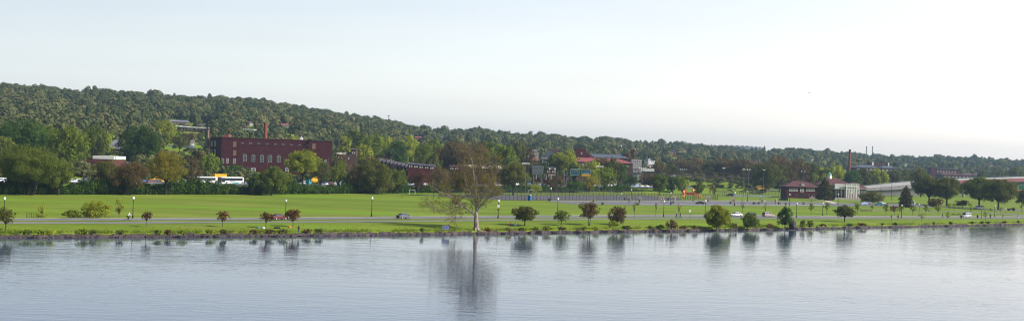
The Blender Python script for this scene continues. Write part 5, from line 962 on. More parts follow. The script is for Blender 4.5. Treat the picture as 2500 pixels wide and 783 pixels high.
b = gnd(1856, 463); school_bus('small yellow bus parked behind the swimming pool', (b.x, b.y, b.z), R(5))
# ------------------------------------------------------------------ lamp posts
lp = None
def lamp(px, base, top, label):
    global lp
    b = gnd(px, base) if base < 540 else on_z(px, base, 0); H = P(px, top, b.y).z - b.z
    if lp is None:
        lp = thing('street_lamp', label, 'lamp post', b)
        MB().lathe([(.22, 0), (.22, .25), (.16, .35), (.15, .75), (.09, .9)], 10).build('base', M['black'], lp); MB().lathe([(.085, .8), (.06, 4.3), (.12, 4.4), (.14, 4.5)], 8).build('post', M['black'], lp)
        g_ = MB().lathe([(.13, 4.5), (.24, 4.75), (.26, 4.95), (.2, 5.15), (.1, 5.25)], 12).build('globe', M['globe'], lp, smooth=True); MB().lathe([(.12, 5.25), (.05, 5.35), (.02, 5.5)], 8).build('finial', M['black'], g_)
        c = lp
    else: c = copy_tree(lp)
    c.location = b; c['label'] = label; c['group'] = 'globe street lamps'; k = H / 5.5; c.scale = (k * 1.15, k * 1.15, k); return c
LP_ = [(9.5, 533.5, 478), (324, 533, 477), (697, 531.6, 484), (907, 528.7, 478), (1216, 532.2, 485), (1344, 490, 456), (1361, 528, 479.5), (1541, 489, 460), (1620, 529.2, 486.5), (1637, 500, 467.5), (1692, 491.5, 461.5), (1721, 531, 485), (1793.5, 502, 466.5), (1824, 491.5, 463.5), (1927, 501.5, 471), (1944, 530.6, 492.5), (2008, 526.8, 492), (2046, 499.7, 471), (2200.5, 532, 497), (2243.5, 528, 495.5), (2396, 532, 505), (2428, 529, 499)]
for i, (px, b_, t_) in enumerate(LP_):
    w_ = 'by the parkway' if b_ > 515 else 'by the parking lot'
    same = [q for q in LP_ if (q[1] > 515) == (b_ > 515)]
    lamp(px, b_, t_, 'black lamp post with a white globe %s, %s from the left there' % (w_, ordn(same.index((px, b_, t_)))))
b = on_z(1216, 532.2, 0); o = thing('lamp_sign', 'small white and yellow notice strapped to the lamp post right of the sycamore', 'sign', (b.x, b.y - .2, 3.0)); MB().box(-.32, .32, -.04, 0, 0, .9).build('plate', M['white'], o); MB().box(-.3, .3, -.05, -.01, -.75, -.1).build('plate', M['black'], o); MB().box(-.2, .2, -.06, -.051, -.5, -.25).build('emblem', M['yellow'], o)
# tall poles
def pole(px, base, top, label, kind, Y=None, wide=14, heads=4):
    b = gnd(px, base) if Y is None else at(px, Y); H = P(px, top, b.y).z - b.z; r = max(.1, .27 * b.y / F)
    nm = dict(flood='floodlight_pole', arm='highway_lamp', wood='utility_pole')[kind]
    o = thing(nm, label, dict(flood='floodlight', arm='lamp post', wood='utility pole')[kind], b); mt = dict(flood='steel', arm='steel', wood='wood')[kind]
    MB().tube((0, 0, -.3), (0, 0, H), r * 1.2, r * .8, 8).build('pole', M[mt if px < 2050 or kind == 'wood' else 'barkd'], o); k = b.y / F
    if kind == 'flood':
        hw = wide / 2 * k; MB().tube((-hw, 0, H - .3), (hw, 0, H - .3), r * .6, n=6).build('crossarm', M['steel'], o)
        for i in range(heads):
            x = -hw + 2 * hw * i / (heads - 1); MB().loft([[(x - .26, -.3, H - .12), (x + .26, -.3, H - .12), (x + .26, .25, H + .0), (x - .26, .25, H + .0)], [(x - .32, -.4, H + .22), (x + .32, -.4, H + .22), (x + .28, .2, H + .4), (x - .28, .2, H + .4)]]).build('lamp_head', M['lens' if px < 2050 else 'barkd'], o)
    elif kind == 'arm': MB().path([(0, 0, H - .4), (-2.2, 0, H), (-3.6, 0, H - .05)], [r * .6, r * .5, r * .5], 6).build('arm', M['steel'], o); MB().box(-4.6, -3.5, -.2, .2, H - .2, H + .05).build('lamp_head', M['barkd'], o)
    else:
        MB().box(-1.2, 1.2, -.07, .07, H - .7, H - .5).build('crossarm', M['wood'], o)
for i, (px, b_, t_, wd) in enumerate([(1281, 489, 400, 15), (1462, 488, 407, 14), (1566, 486, 411.5, 14)]): pole(px, b_, t_, 'tall court floodlight with four white lamps, %s from the left' % ordn(i), 'flood', wide=wd)
for px, b_, t_, Y, wd, h_, lb in [(1657, 0, 371, 1100, 8, 3, 'pale floodlight pole on the slope above the footbridge'), (1668, 0, 414, 880, 14, 4, 'floodlight with four white lamps peeping over the middle of the footbridge'), (1825, 492, 414.5, None, 6, 2, 'steel floodlight pole with two lamps left of the clubhouse'), (1961, 0, 419, 830, 8, 2, 'two-lamp pole rising behind the clubhouse left wing'), (2095, 0, 393, 860, 12, 6, 'dark floodlight cluster on a tall pole right of the brown chimney'), (2150, 484, 396, None, 9, 5, 'tall dark floodlight pole second right of the clubhouse'), (2176, 490, 400, None, 12, 4, 'tall floodlight pole third right of the clubhouse'), (2326, 0, 401, 1100, 22, 7, 'wide bank of floodlights above the first broad pair of trees'), (2426, 0, 411, 1100, 10, 4, 'small floodlight cluster above the second broad pair of trees'), (1541.5 + 12, 0, 365, 1120, 8, 3, 'pale floodlight pole just right of the square stack')]: pole(px, b_, t_, lb, 'flood', Y=Y, wide=wd, heads=h_)
for px, t_, b_, lb in [(1765, 411, 478, 'plain steel pole standing left in the row by the grass mound'), (1814, 414, 484, 'plain steel pole beside the two-lamp floodlight pole'), (1863, 415, 477, 'plain steel pole near the right end of the pool')]:
    pole(px, b_, t_, lb, 'flood', wide=4, heads=2)
for px, Y, t_, lb in [(2208, 1010, 409, 'curved-arm highway lamp above the park conifer'), (2386, 1060, 400, 'curved-arm highway lamp between the two floodlight clusters'), (2467, 1080, 396, 'tallest curved-arm highway lamp near the right edge'), (1502, 830, 410, 'curved-arm lamp over the highway left of the bridge pier')]: pole(px, 0, t_, lb, 'arm', Y=Y)
for px, Y, t_, lb in [(207, 590, 362, 'utility pole in front of the low white-roofed building'), (281, 600, 368, 'utility pole in front of the grey-roofed brick house'), (511, 650, 380, 'utility pole rising behind the left coach'), (592, 670, 372, 'utility pole in front of the factory near its blue door'), (652, 690, 380, 'utility pole in the middle of the factory front'), (801, 740, 384, 'utility pole at the right wing of the factory'), (960, 760, 372, 'utility pole before the slate-roofed row houses'), (989, 760, 376, 'utility pole at the right end of the slate-roofed row houses'), (1348, 700, 409, 'utility pole right of the grey sign back'), (1521, 820, 384, 'utility pole in front of the long red-roofed wing'), (1690, 950, 385, 'utility pole on the slope above the footbridge'), (1950, 1000, 378, 'far utility pole above the clubhouse left wing'), (2137, 1000, 430, 'short utility pole beside the overpass ramp'), (1401, 905, 368, 'utility pole rising behind the two green signs')]: pole(px, 0, t_, lb, 'wood', Y=Y)
# ------------------------------------------------------------------ highway signs
def shield(par, x, z, s=.55, y=-.1):
    o = MB().prism([(-s, s * .55), (-s * .9, -.2 * s), (0, -s), (s * .9, -.2 * s), (s, s * .55)], -.02, .02).build('shield', M['bluesh'], par, (x, y, z)); MB().box(-s * .95, s * .95, -.022, .018, s * .56, s * .9).build('crest', M['shred'], o)
def gantry(label, px0, px1, top, bot, Y):
    c = P((px0 + px1) / 2, bot, Y); g_ = terr(c.x, Y); o = thing('road_sign', label, 'road sign', (c.x, Y, g_)); k = Y / F; w_ = (px1 - px0) * k / 2; z0, z1 = c.z - g_, P(px0, top, Y).z - g_
    MB().box(-w_, w_, -.06, .06, z0, z1).build('panel', M['green'], o); f = MB(); f.box(-w_, w_, -.075, -.06, z1 - .12, z1); f.box(-w_, w_, -.075, -.06, z0, z0 + .12); f.box(-w_, -w_ + .12, -.075, -.06, z0 + .12, z1 - .12); f.box(w_ - .12, w_, -.075, -.06, z0 + .12, z1 - .12); f.build('border', M['offw'], o)
    MB().tube((-w_ * .7, .3, -.5), (-w_ * .7, .3, z1), .16, n=8).build('post', M['steel'], o); MB().tube((w_ * .7, .3, -.5), (w_ * .7, .3, z1), .16, n=8).build('post', M['steel'], o); return o, w_, z0, z1
o, w_, z0, z1 = gantry('left green highway sign with one blue shield above and two below', 1393, 1413.6, 411.5, 427.5, 780)
shield(o, -w_ * .45, z1 - 1.2); text('North', .75, 'white', o, (w_ * .3, -.09, z1 - .9), (R(90), 0, 0)); text('TO', .45, 'white', o, (-w_ * .55, -.09, z0 + 1.35), (R(90), 0, 0)); shield(o, -w_ * .12, z0 + 1.35); shield(o, w_ * .42, z0 + 1.35)
o, w_, z0, z1 = gantry('right green highway sign with two blue shields and a yellow strip below', 1420, 1442.3, 412.8, 425.4, 780)
shield(o, -w_ * .4, z1 - 1.05, .5); shield(o, w_ * .4, z1 - 1.05, .5); text('TO', .4, 'white', o, (0, -.09, z1 - 1), (R(90), 0, 0)); text('Capitol St', .8, 'white', o, (0, -.09, z0 + .6), (R(90), 0, 0)); MB().box(-w_, w_, -.06, .06, z0 - 1.1, z0 - .06).build('yellow_strip', M['yellow'], o)
o, w_, z0, z1 = gantry('small green road sign on the highway behind the big willowy trees', 157, 166.5, 402.5, 418, 575)
for px0, px1, t_, b_, lb in [(2469, 2484.6, 453.5, 459.5, 'left green road sign under the overpass at the right edge'), (2486, 2500, 451.5, 463, 'right green road sign under the overpass at the right edge')]: o, w_, z0, z1 = gantry(lb, px0, px1, t_, b_, 1040); MB().box(-w_, w_, -.06, .06, z0 - 1, z0 - .05).build('orange_strip', M['orange'], o)
c = P(1312.5, 426, 735); g_ = terr(c.x, 735); o = thing('sign_back', 'large grey ribbed back of a highway sign above the court', 'road sign', (c.x, 735, g_)); z0, z1 = c.z - g_, P(1312, 404, 735).z - g_; m = MB()
for i in range(6): m.box(-3.05 + i * 1.03, -2.07 + i * 1.03, 0, .08, z0, z1)
m.build('panel', M['steel'], o); MB().box(-3.1, 3.1, -.12, -.01, z0 + 1, z0 + 1.2).box(-3.1, 3.1, -.12, -.01, z1 - 1.2, z1 - 1).build('brace', M['steel'], o)
for x in (-2.2, 2.2): MB().tube((x, .2, -.5), (x, .2, z1 - .5), .15, n=8).build('post', M['steel'], o)
for i, px in enumerate((1356, 1361.5, 1378, 1384)):
    b = at(px, 765); H = P(px, 415, 765).z - b.z; oo = MB().lathe([(.3, -.5), (.3, 0), (.22, .1), (.2, H - .2), (.24, H - .2), (.24, H)], 8).build('steel_post', M['steel'], None, b); tag(oo, 'thick grey steel gantry post left of the two green signs, %s from the left' % ordn(i), 'post', 'gantry posts')
# ------------------------------------------------------------------ fences
wm_ = bpy.data.materials.new('chain link'); wm_.use_nodes = True; n = wm_.node_tree; b_ = n.nodes['Principled BSDF']; b_.inputs['Base Color'].default_value = (.03, .03, .035, 1); b_.inputs['Alpha'].default_value = .2; MATS['chain'] = wm_; M['chain'] = wm_
pmesh = MB().tube((0, 0, -.2), (0, 0, 3.2), .06, n=6).mesh('post'); pmesh.materials.append(M['black'])
def fence(label, pts, h, step=2.2):
    P_ = [gnd(*p) for p in pts]; o = thing('chain_link_fence', label, 'fence', P_[0]); net = MB(); rail = MB(); cnt = 0
    for a_, b2 in zip(P_[:-1], P_[1:]):
        a_, b2 = a_ - o.location, b2 - o.location; L_ = (b2 - a_).length; k = max(1, int(L_ / step))
        net.add([a_, b2, b2 + Vector((0, 0, h)), a_ + Vector((0, 0, h))], [(0, 1, 2, 3)]); rail.tube(a_ + Vector((0, 0, h)), b2 + Vector((0, 0, h)), .04, n=5); rail.tube(a_ + Vector((0, 0, .1)), b2 + Vector((0, 0, .1)), .03, n=5)
        for i in range(k + 1):
            if cnt < 98: c = bpy.data.objects.new('post', pmesh); COL.objects.link(c); c.parent = o; c.location = a_.lerp(b2, i / k); c.scale = (1, 1, h / 3.2); cnt += 1
    net.build('netting', M['chain'], o); rail.build('rail', M['black'], o)
fence('tall black chain-link fence along the near side of the court', [(1225, 488.6), (1655, 488.8)], 3.2, 2.4)
fence('black chain-link fence along the far side of the court', [(1100, 476), (1240, 477), (1575, 477.6)], 3.0, 3.2)
fence('chain-link fence around the playground', [(1655, 488), (1752, 487.5), (1753, 481)], 3.0, 2.4)
fence('chain-link fence along the foot of the grass mound', [(1752, 480), (1830, 479), (1915, 480)], 3.4, 3.0)
o = thing('wire_fence', 'short dark wire fence left of the willow bush behind the parkway', 'fence', gnd(65, 531)); q = gnd(88, 531) - o.location; 
for i in range(5): MB().tube(q * (i / 4), q * (i / 4) + Vector((0, 0, 1.1)), .05, n=5).build('post', M['barkd'], o)
MB().tube(Vector((0, 0, 1)), q + Vector((0, 0, 1)), .03, n=4).tube(Vector((0, 0, .5)), q + Vector((0, 0, .5)), .03, n=4).build('wire', M['barkd'], o)
# ------------------------------------------------------------------ small things in the park
o = thing('portable_toilet', 'bright blue portable toilet standing on the lawn by the court', 'portable toilet', gnd(1293, 489.5), R(-25)); MB().box(-.62, .62, -.62, .62, .05, 2.15).build('body', M['blue'], o)
MB().loft([[(-.64, -.64, 2.15), (.64, -.64, 2.15), (.64, .64, 2.15), (-.64, .64, 2.15)], [(-.35, -.5, 2.5), (.35, -.5, 2.5), (.35, .5, 2.5), (-.35, .5, 2.5)]]).build('roof', M['concw'], o); d_ = MB().box(-.45, .45, -.04, .02, .12, 2.0).build('door', M['bluesh'], o, (0, -.63, 0)); MB().box(-.05, .05, -.04, 0, 0, .2).build('handle', M['white'], d_, (.33, -.04, 1.0)); MB().box(-.7, .7, -.7, .7, -.05, .05).build('skid', M['black'], o)
def goal(label, px, base, w_, h, rz=0):
    o = thing('soccer_goal', label, 'goal', gnd(px, base), rz)
    for s in (-1, 1): MB().tube((s * w_ / 2, 0, 0), (s * w_ / 2, 0, h), .06, n=6).build('post', M['white'], o); MB().tube((s * w_ / 2, 0, h), (s * w_ / 2, 1.5, 0), .04, n=5).build('stay', M['white'], o)
    MB().tube((-w_ / 2, 0, h), (w_ / 2, 0, h), .06, n=6).build('crossbar', M['white'], o)
goal('white soccer goal at the far edge of the big field', 1006, 474, 2.6, 2.0); goal('white goal frame behind the fence of the court', 1296, 473, 2.8, 2.0)
for px, b_, t_, lb in [(981, 484, 474, 'lone short wooden post on the field left of the goal posts'), (1030, 486, 480, 'left one of two low wooden posts on the field'), (1044, 486.5, 480.5, 'right one of two low wooden posts on the field'), (1058, 486, 469, 'tallest wooden post on the field, left of the sycamore')]:
    b = gnd(px, b_); H = P(px, t_, b.y).z - b.z; oo = MB().loft([[(-.1, -.1, -.2), (.1, -.1, -.2), (.1, .1, -.2), (-.1, .1, -.2)], [(-.1, -.1, H - .08), (.1, -.1, H - .08), (.1, .1, H - .08), (-.1, .1, H - .08)], [(-.04, -.04, H), (.04, -.04, H), (.04, .04, H), (-.04, .04, H)]]).build('wooden_post', M['wood'], None, b); tag(oo, lb, 'post')
pt_ = None
for i, (px, py) in enumerate([(2107, 516), (2121, 516), (2166, 515.5), (2180, 515.5), (2267, 516), (2329, 525.5), (2341, 525.5)]):
    b = gnd(px, py); lb = 'dark wooden picnic table on the right-hand lawn, %s from the left' % ordn(i)
    if pt_ is None:
        pt_ = thing('picnic_table', lb, 'picnic table', b, .5, 'picnic tables'); MB().box(-1.3, 1.3, -.42, .42, .72, .78).build('table_top', M['barkd'], pt_)
        for s in (-1, 1): MB().box(-1.3, 1.3, s * .75 - .14, s * .75 + .14, .42, .47).build('bench', M['barkd'], pt_); m = MB(); m.tube((s * .9, -.75, 0), (s * .9, -.2, .72), .05, n=5); m.tube((s * .9, .75, 0), (s * .9, .2, .72), .05, n=5); m.tube((s * .9, -.8, .4), (s * .9, .8, .4), .04, n=5); m.build('leg', M['barkd'], pt_)
    else: c = copy_tree(pt_); c.location = b; c['label'] = lb; c.rotation_euler = (0, 0, .3 + i * .13)
tc_ = None
for i, (px, py) in enumerate([(1340.5, 491), (1525, 488.5), (1631, 489), (2386.5, 532)]):
    b = gnd(px, py); lb = 'black litter bin, %s from the left across the park' % ordn(i)
    if tc_ is None: tc_ = thing('litter_bin', lb, 'litter bin', b, 0, 'black litter bins'); MB().lathe([(.3, 0), (.36, .95)], 12).build('drum', M['black'], tc_); MB().lathe([(.38, .95), (.36, 1.05), (.15, 1.3)], 12).build('lid', M['black'], tc_)
    else: c = copy_tree(tc_); c.location = b; c['label'] = lb
def plate_sign(label, px, base, top, col='white'):
    b = gnd(px, base); H = P(px, top, b.y).z - b.z; o = thing('small_sign', label, 'sign', b); MB().tube((0, 0, -.1), (0, 0, H), .045, n=6).build('post', M['steel'], o); MB().box(-.3, .3, -.07, -.045, H - .85, H).build('plate', M[col], o)
plate_sign('small white sign on a thin post between the walkers and the big bright bush', 1684, 534.5, 511); plate_sign('small red and white sign on a post near the right edge', 2455, 521, 506, 'offw'); plate_sign('small white notice on the court fence', 1517, 488, 470); plate_sign('small white sign below the leaning and bare trees at the field edge', 295, 473.5, 459)
# tilted board
b = gnd(1088, 565); b.z = terr(b.x, b.y); o = thing('notice_board', 'tilted white board with a rust-red frame and blue scrawl on the river wall', 'sign', b, R(-6)); pn = MB().box(-.84, .84, -.04, .04, -.5, .5).build('panel', mat('board pale blue', (.42, .50, .68), c2=(.55, .62, .78), ns=2), o, (0, 0, 1.0)); pn.rotation_euler = (0, R(-10), 0)
fr_ = MB(); fr_.box(-.9, .9, -.07, .05, .5, .57); fr_.box(-.9, .9, -.07, .05, -.57, -.5); fr_.box(-.9, -.83, -.07, .05, -.5, .5); fr_.box(.83, .9, -.07, .05, -.5, .5); fr_.build('frame', M['brickc'], pn)
rg = random.Random(4)
for zz, row_ in ((.22, 7), (-.08, 6)):
    m = MB()
    for i in range(row_): x = -.62 + i * .2; m.tube((x, -.05, zz - .1), (x + .05, -.05, zz + rg.uniform(.02, .12)), .022, n=4); m.tube((x + .05, -.05, zz + .08), (x + .12, -.05, zz - rg.uniform(0, .1)), .022, n=4)
    m.build('lettering', M['bluesh'], pn)
for s in (-1, 1): MB().box(-.05, .05, -.05, .05, -.2, .75).build('leg', M['wood'], o, (s * .6, .06, 0))
bm2 = MB().lathe([(1.1, -.6), (1.2, .2), (1.15, .8), (1.0, 1.4), (.75, 1.9), (.2, 2.1)], 9, sx=1.0, sy=.9); rgb = random.Random(3); bm2.v = [(x * rgb.uniform(.75, 1.15), y * rgb.uniform(.75, 1.1), z * rgb.uniform(.85, 1.1)) for x, y, z in bm2.v]
tag(bm2.build('boulder', M['boulder'], None, gnd(1935, 556.5)), 'dark blocky boulder on the river edge right of the upright dark bush', 'boulder')
# swimming pool and playground
b = gnd(1835, 478.2); o = thing('swimming_pool', 'bright blue outdoor swimming pool strip left of the clubhouse', 'pool', (b.x, b.y, .05)); MB().box(-11, 11, -5, 6, .0, .12).build('basin', M['concw'], o); MB().box(-10.6, 10.6, -4.7, 5.7, .125, .14).build('water', M['poolw'], o)
b = gnd(1690, 486); o = thing('play_structure', 'red and orange playground climbing frame with slides and a canopy', 'playground', b); k = b.y / F
def lx(px): return P(px, 480, b.y).x - b.x
def lz(py): return P(1690, py, b.y).z - b.z
for px in (1669, 1673, 1679, 1685, 1690, 1696, 1700, 1705): MB().tube((lx(px), 0, 0), (lx(px), 0, lz(468 if px != 1690 and px != 1696 else 463)), .09, n=6).build('post', M['brownroof'], o)
MB().box(lx(1673), lx(1701), -1, 1, lz(475), lz(470)).build('deck_panel', M['red'], o); MB().lathe([(1.1, 0), (1.0, .5), (.1, 1.3)], 8).build('tower_roof', M['red'], o, (lx(1671), 0, lz(467.5)))
MB().lathe([(1.3, 0), (.1, 1.0)], 4).build('canopy', M['orange'], o, (lx(1692), 0, lz(464.5)))
MB().path([(lx(1670), -.5, lz(466)), (lx(1666.5), -1.2, lz(469)), (lx(1669), -1.8, lz(473)), (lx(1671), -2.2, lz(476)), (lx(1667), -2.6, lz(479)), (lx(1664), -3, lz(480.5))], [.5] * 6, 8).build('tube_slide', M['orange'], o)
MB().path([(lx(1695), -.8, lz(474)), (lx(1700), -1.5, lz(478)), (lx(1706), -2, lz(481))], [.35] * 3, 6).build('slide', M['orange'], o); MB().path([(lx(1703), -.8, lz(473)), (lx(1709), -1.5, lz(478)), (lx(1714), -2, lz(481.5))], [.35] * 3, 6).build('slide', M['yellow'], o)
# motorbike-like cart on the right lawn
b = gnd(2470, 514); o = thing('utility_cart', 'dark utility cart parked on the right-hand lawn by the path', 'cart', b, R(8)); MB().box(-1.6, 1.4, -.6, .6, .5, .95).build('body', M['black'], o); MB().box(-.1, .7, -.55, .55, .95, 1.35).build('seat', M['barkd'], o); MB().box(-2.2, -1.1, -.65, .65, .55, 1.1).build('tray', M['barkd'], o); MB().box(.9, 1.3, -.5, .5, .95, 1.5).build('dashboard', M['barkd'], o)
for x in (-1.5, 1.0):
    for s in (-1, 1): MB().tube((0, -.12, 0), (0, .12, 0), .38, n=12).build('wheel', M['tyre'], o, (x, s * .6, .38))
# ------------------------------------------------------------------ people
def skin(name, V, E, Rr, m, par=None, sub=1):
    me = bpy.data.meshes.new(name); me.from_pydata([tuple(v) for v in V], E, []); o = bpy.data.objects.new(name, me); COL.objects.link(o)
    md = o.modifiers.new('skin', 'SKIN'); md.use_smooth_shade = True
    for i, r in enumerate(Rr): me.skin_vertices[0].data[i].radius = (r, r) if not isinstance(r, tuple) else r
    me.skin_vertices[0].data[0].use_root = True
    sb = o.modifiers.new('sub', 'SUBSURF'); sb.levels = sb.render_levels = sub
    dg = bpy.context.evaluated_depsgraph_get(); nm = bpy.data.meshes.new_from_object(o.evaluated_get(dg)); o.modifiers.clear(); old = o.data; o.data = nm; bpy.data.meshes.remove(old); nm.materials.clear(); nm.materials.append(m); nm.name = name
    if par: o.parent = par
    return o
def person(label, b, rz, pose='stand', top='dkcloth', legs='jean', hair='hair', hat=None, H=1.75, coat=0):
    o = thing('person', label, 'person', b, rz)          # faces -y
    if pose == 'sit': hipz = .18; hips = [(-.1, 0, hipz), (.1, 0, hipz)]; knees = [(-.16, -.42, .45), (.16, -.40, .42)]; ank = [(-.15, -.62, .09), (.15, -.62, .09)]; lean = .06
    elif pose == 'walk': hipz = .93; hips = [(-.09, 0, hipz), (.09, 0, hipz)]; knees = [(-.10, -.2, .52), (.10, .06, .50)]; ank = [(-.1, -.28, .1), (.1, .36, .16)]; lean = -.03
    elif pose == 'ride': hipz = .98; hips = [(-.1, .12, hipz), (.1, .12, hipz)]; knees = [(-.12, -.28, .78), (.12, -.18, .62)]; ank = [(-.12, -.1, .42), (.12, -.05, .2)]; lean = -.42
    else: hipz = .93; hips = [(-.1, 0, hipz), (.1, 0, hipz)]; knees = [(-.11, -.02, .5), (.11, 0, .5)]; ank = [(-.12, 0, .09), (.13, .02, .09)]; lean = 0
    pel = Vector((0, hips[0][1], hipz + .05)); ch = pel + Vector((0, lean * .7, .34)); nk = pel + Vector((0, lean, .52)); hd = nk + Vector((0, -.03, .14)); tp = hd + Vector((0, 0, .13))
    shl = [nk + Vector((s * .19, 0, -.06)) for s in (-1, 1)]
    if pose == 'ride': el = [s_ + Vector((0, -.22, -.2)) for s_ in shl]; ha = [e + Vector((0, -.24, -.12)) for e in el]
    elif pose == 'sit': el = [s_ + Vector((0, -.06, -.27)) for s_ in shl]; ha = [e + Vector((0, -.24, -.02)) for e in el]
    elif pose == 'walk': el = [shl[0] + Vector((-.04, .08, -.27)), shl[1] + Vector((.04, -.05, -.27))]; ha = [el[0] + Vector((0, -.02, -.25)), el[1] + Vector((0, -.14, -.21))]
    else: el = [shl[0] + Vector((-.05, -.02, -.28)), shl[1] + Vector((.05, -.02, -.28))]; ha = [el[0] + Vector((.05, -.2, -.12)), el[1] + Vector((-.05, -.2, -.12))]
    V = [pel, ch, nk, hd, tp]; E = [(0, 1), (1, 2), (2, 3), (3, 4)]; Rr = [.14, .15, .06, .095, .07]
    for i in (0, 1):
        k = len(V); ft = Vector(ank[i]) + Vector((0, -.15, -.05)); V += [hips[i], knees[i], ank[i], ft]; E += [(0, k), (k, k + 1), (k + 1, k + 2), (k + 2, k + 3)]; Rr += [.10, .065, .045, .04]
        k = len(V); hn = ha[i] + (ha[i] - el[i]).normalized() * .09; V += [shl[i], el[i], ha[i], hn]; E += [(1, k), (k, k + 1), (k + 1, k + 2), (k + 2, k + 3)]; Rr += [.065, .045, .032, .035]
    skin('body', V, E, Rr, M['skin'], o)
    k = .018; V = [pel + Vector((0, 0, -.02 - coat)), ch, nk + Vector((0, 0, -.03))]; E = [(0, 1), (1, 2)]; Rr = [.165 + coat * .1, .185, .09]
    for i in (0, 1): q = len(V); V += [shl[i], el[i], ha[i]]; E += [(1, q), (q, q + 1), (q + 1, q + 2)]; Rr += [.09, .068, .055]
    skin('jacket', V, E, Rr, M[top], o)
    V = [pel]; E = []; Rr = [.155]
    for i in (0, 1): q = len(V); V += [hips[i], knees[i], ank[i]]; E += [(0, q), (q, q + 1), (q + 1, q + 2)]; Rr += [.115, .082, .065]
    skin('trousers', V, E, Rr, M[legs], o)
    MB().lathe([(.04, -.1), (.105, -.03), (.115, .05), (.09, .13), (.02, .165)], 10).build('hair', M[hat or hair], o, hd + Vector((0, .025, .03)), smooth=True)
    for i in (0, 1): MB().box(-.05, .05, -.2, .07, -.09, 0).build('shoe', M['black'], o, Vector(ank[i]))
    f_ = (ha[0] + ha[1]) / 2; o.scale = (H / 1.75,) * 3; return o, f_
b = gnd(729, 570); o, f_ = person('angler in a dark red jacket and blue jeans standing on the river wall', b, R(-15), 'stand', 'redc', 'jean')
ro = thing('fishing_rod', 'thin fishing rod held out over the river by the angler', 'rod', b, R(-15)); MB().tube((0, -.24, 1.05), (0.1, -2.6, 2.3), .015, .006, 5).build('rod', M['black'], ro); MB().tube((-.04, -.35, 1.08), (.04, -.35, 1.08), .04, n=8).build('reel', M['steel'], ro)
person('walker in black with a white cap, left of the pair on the riverside path', on_z(1651, 532, .06), R(100), 'walk', 'dkcloth', 'dkcloth', hat='whitec', coat=.12)
person('walker in black without a cap, right of the pair on the riverside path', on_z(1660.5, 532, .06), R(95), 'walk', 'dkcloth', 'dkcloth')
person('seated figure in a red top, left of the two under the broad hawthorn', gnd(1247, 551.5), R(10), 'sit', 'redc', 'dkcloth'); person('seated figure in a bright blue top, right of the two under the hawthorn', gnd(1258, 552), R(-10), 'sit', 'bluec', 'jean')
person('walker in grey near the roadside at the picnic tables', on_z(2301, 530.6, .06), R(80), 'walk', 'greyc', 'dkcloth'); person('figure all in black standing on the roadside right of the silver minivan', on_z(2417.5, 533, .06), R(0), 'stand', 'dkcloth', 'dkcloth', coat=.2, H=1.85); person('figure in blue and white on the path at the right edge', on_z(2485, 533.5, .06), R(90), 'walk', 'bluec', 'whitec')
b = on_z(312, 537.6, .06); rz = rdir(312) + math.pi / 2
person('cyclist in a white shirt and white helmet riding along the parkway', b, rz, 'ride', 'whitec', 'dkcloth', hat='whitec', H=1.75)
o = thing('bicycle', 'dark bicycle ridden by the man in white on the parkway', 'bicycle', b, rz)
for y in (-.56, .50):
    m = MB(); N = 18
    for i in range(N): t0, t1 = 2 * math.pi * i / N, 2 * math.pi * (i + 1) / N; m.tube((0, math.cos(t0) * .33, math.sin(t0) * .33), (0, math.cos(t1) * .33, math.sin(t1) * .33), .022, n=5, cap=False)
    wh = m.build('wheel', M['tyre'], o, (0, y, .34)); s_ = MB()
    for i in range(8): t0 = math.pi * i / 8; s_.tube((0, math.cos(t0) * .32, math.sin(t0) * .32), (0, -math.cos(t0) * .32, -math.sin(t0) * .32), .005, n=3)
    s_.build('spokes', M['steel'], wh)
MB().tube((0, .5, .34), (0, .1, .34), .015).tube((0, .1, .34), (0, .2, .84), .018).tube((0, .5, .34), (0, .19, .78), .013).tube((0, .1, .34), (0, -.4, .78), .02).tube((0, .19, .80), (0, -.42, .86), .018).tube((0, -.4, .95), (0, -.56, .34), .018).build('frame', M['black'], o); MB().tube((-.22, -.44, 1.0), (.22, -.44, 1.0), .015).build('handlebar', M['black'], o); MB().box(-.07, .07, .08, .34, .88, .93).build('saddle', M['black'], o)
for px, py, lb, cc_, nm in [(676, 557, 'dark bundle of clothes on the grass under the larger dark red trees', 'dkcloth', 'clothes_bundle'), (631, 556.5, 'small blue bag lying on the grass left of the dark red trees', 'bluec', 'bag'), (707, 555, 'small orange-red bag on the grass under the largest dark red tree', 'orange', 'bag'), (643, 557.5, 'white sheet lying on the grass at the foot of the second dark red tree', 'whitec', 'cloth')]:
    tag(MB().lathe([(.5, 0), (.62, .12), (.4, .3), (.1, .36)], 9, sx=1.4 if nm == 'clothes_bundle' else .7, sy=.6).build(nm, M[cc_], None, gnd(px, py), smooth=True), lb, 'cloth' if nm == 'cloth' else 'bag' if nm == 'bag' else 'bundle')
# airliner
Yp = 9000; c = P(1976, 226.5, Yp); o = thing('airplane', 'tiny airliner descending in the pale sky', 'airplane', c, R(25)); MB().loft([[(x, math.cos(t) * r, math.sin(t) * r) for t in [k * math.pi / 4 for k in range(8)]] for x, r in ((-14, .3), (-11, 1.2), (-6, 1.7), (9, 1.7), (12, 1.1), (13.5, .3))]).build('fuselage', M['white'], o)
for s in (-1, 1): MB().loft([[(3, s * 1, -.4), (-3, s * 1, -.4), (-3, s * 1, 0), (3, s * 1, 0)], [(-4, s * 13, .8), (-5.5, s * 13, .8), (-5.5, s * 13, 1), (-4, s * 13, 1)]]).build('wing', M['concw'], o); MB().tube((-1, s * 4.5, -1.2), (2.4, s * 4.5, -1.2), .8, n=8).build('engine', M['steel'], o); MB().loft([[(-10, s * .5, .5), (-13, s * .5, .5), (-13, s * .5, .7), (-10, s * .5, .7)], [(-12.5, s * 5, .9), (-13.8, s * 5, .9), (-13.8, s * 5, 1), (-12.5, s * 5, 1)]]).build('tailplane', M['concw'], o)
MB().prism([(-9, 1), (-13, 1), (-14.2, 6), (-12.8, 6)], -.2, .2).build('fin', M['white'], o)
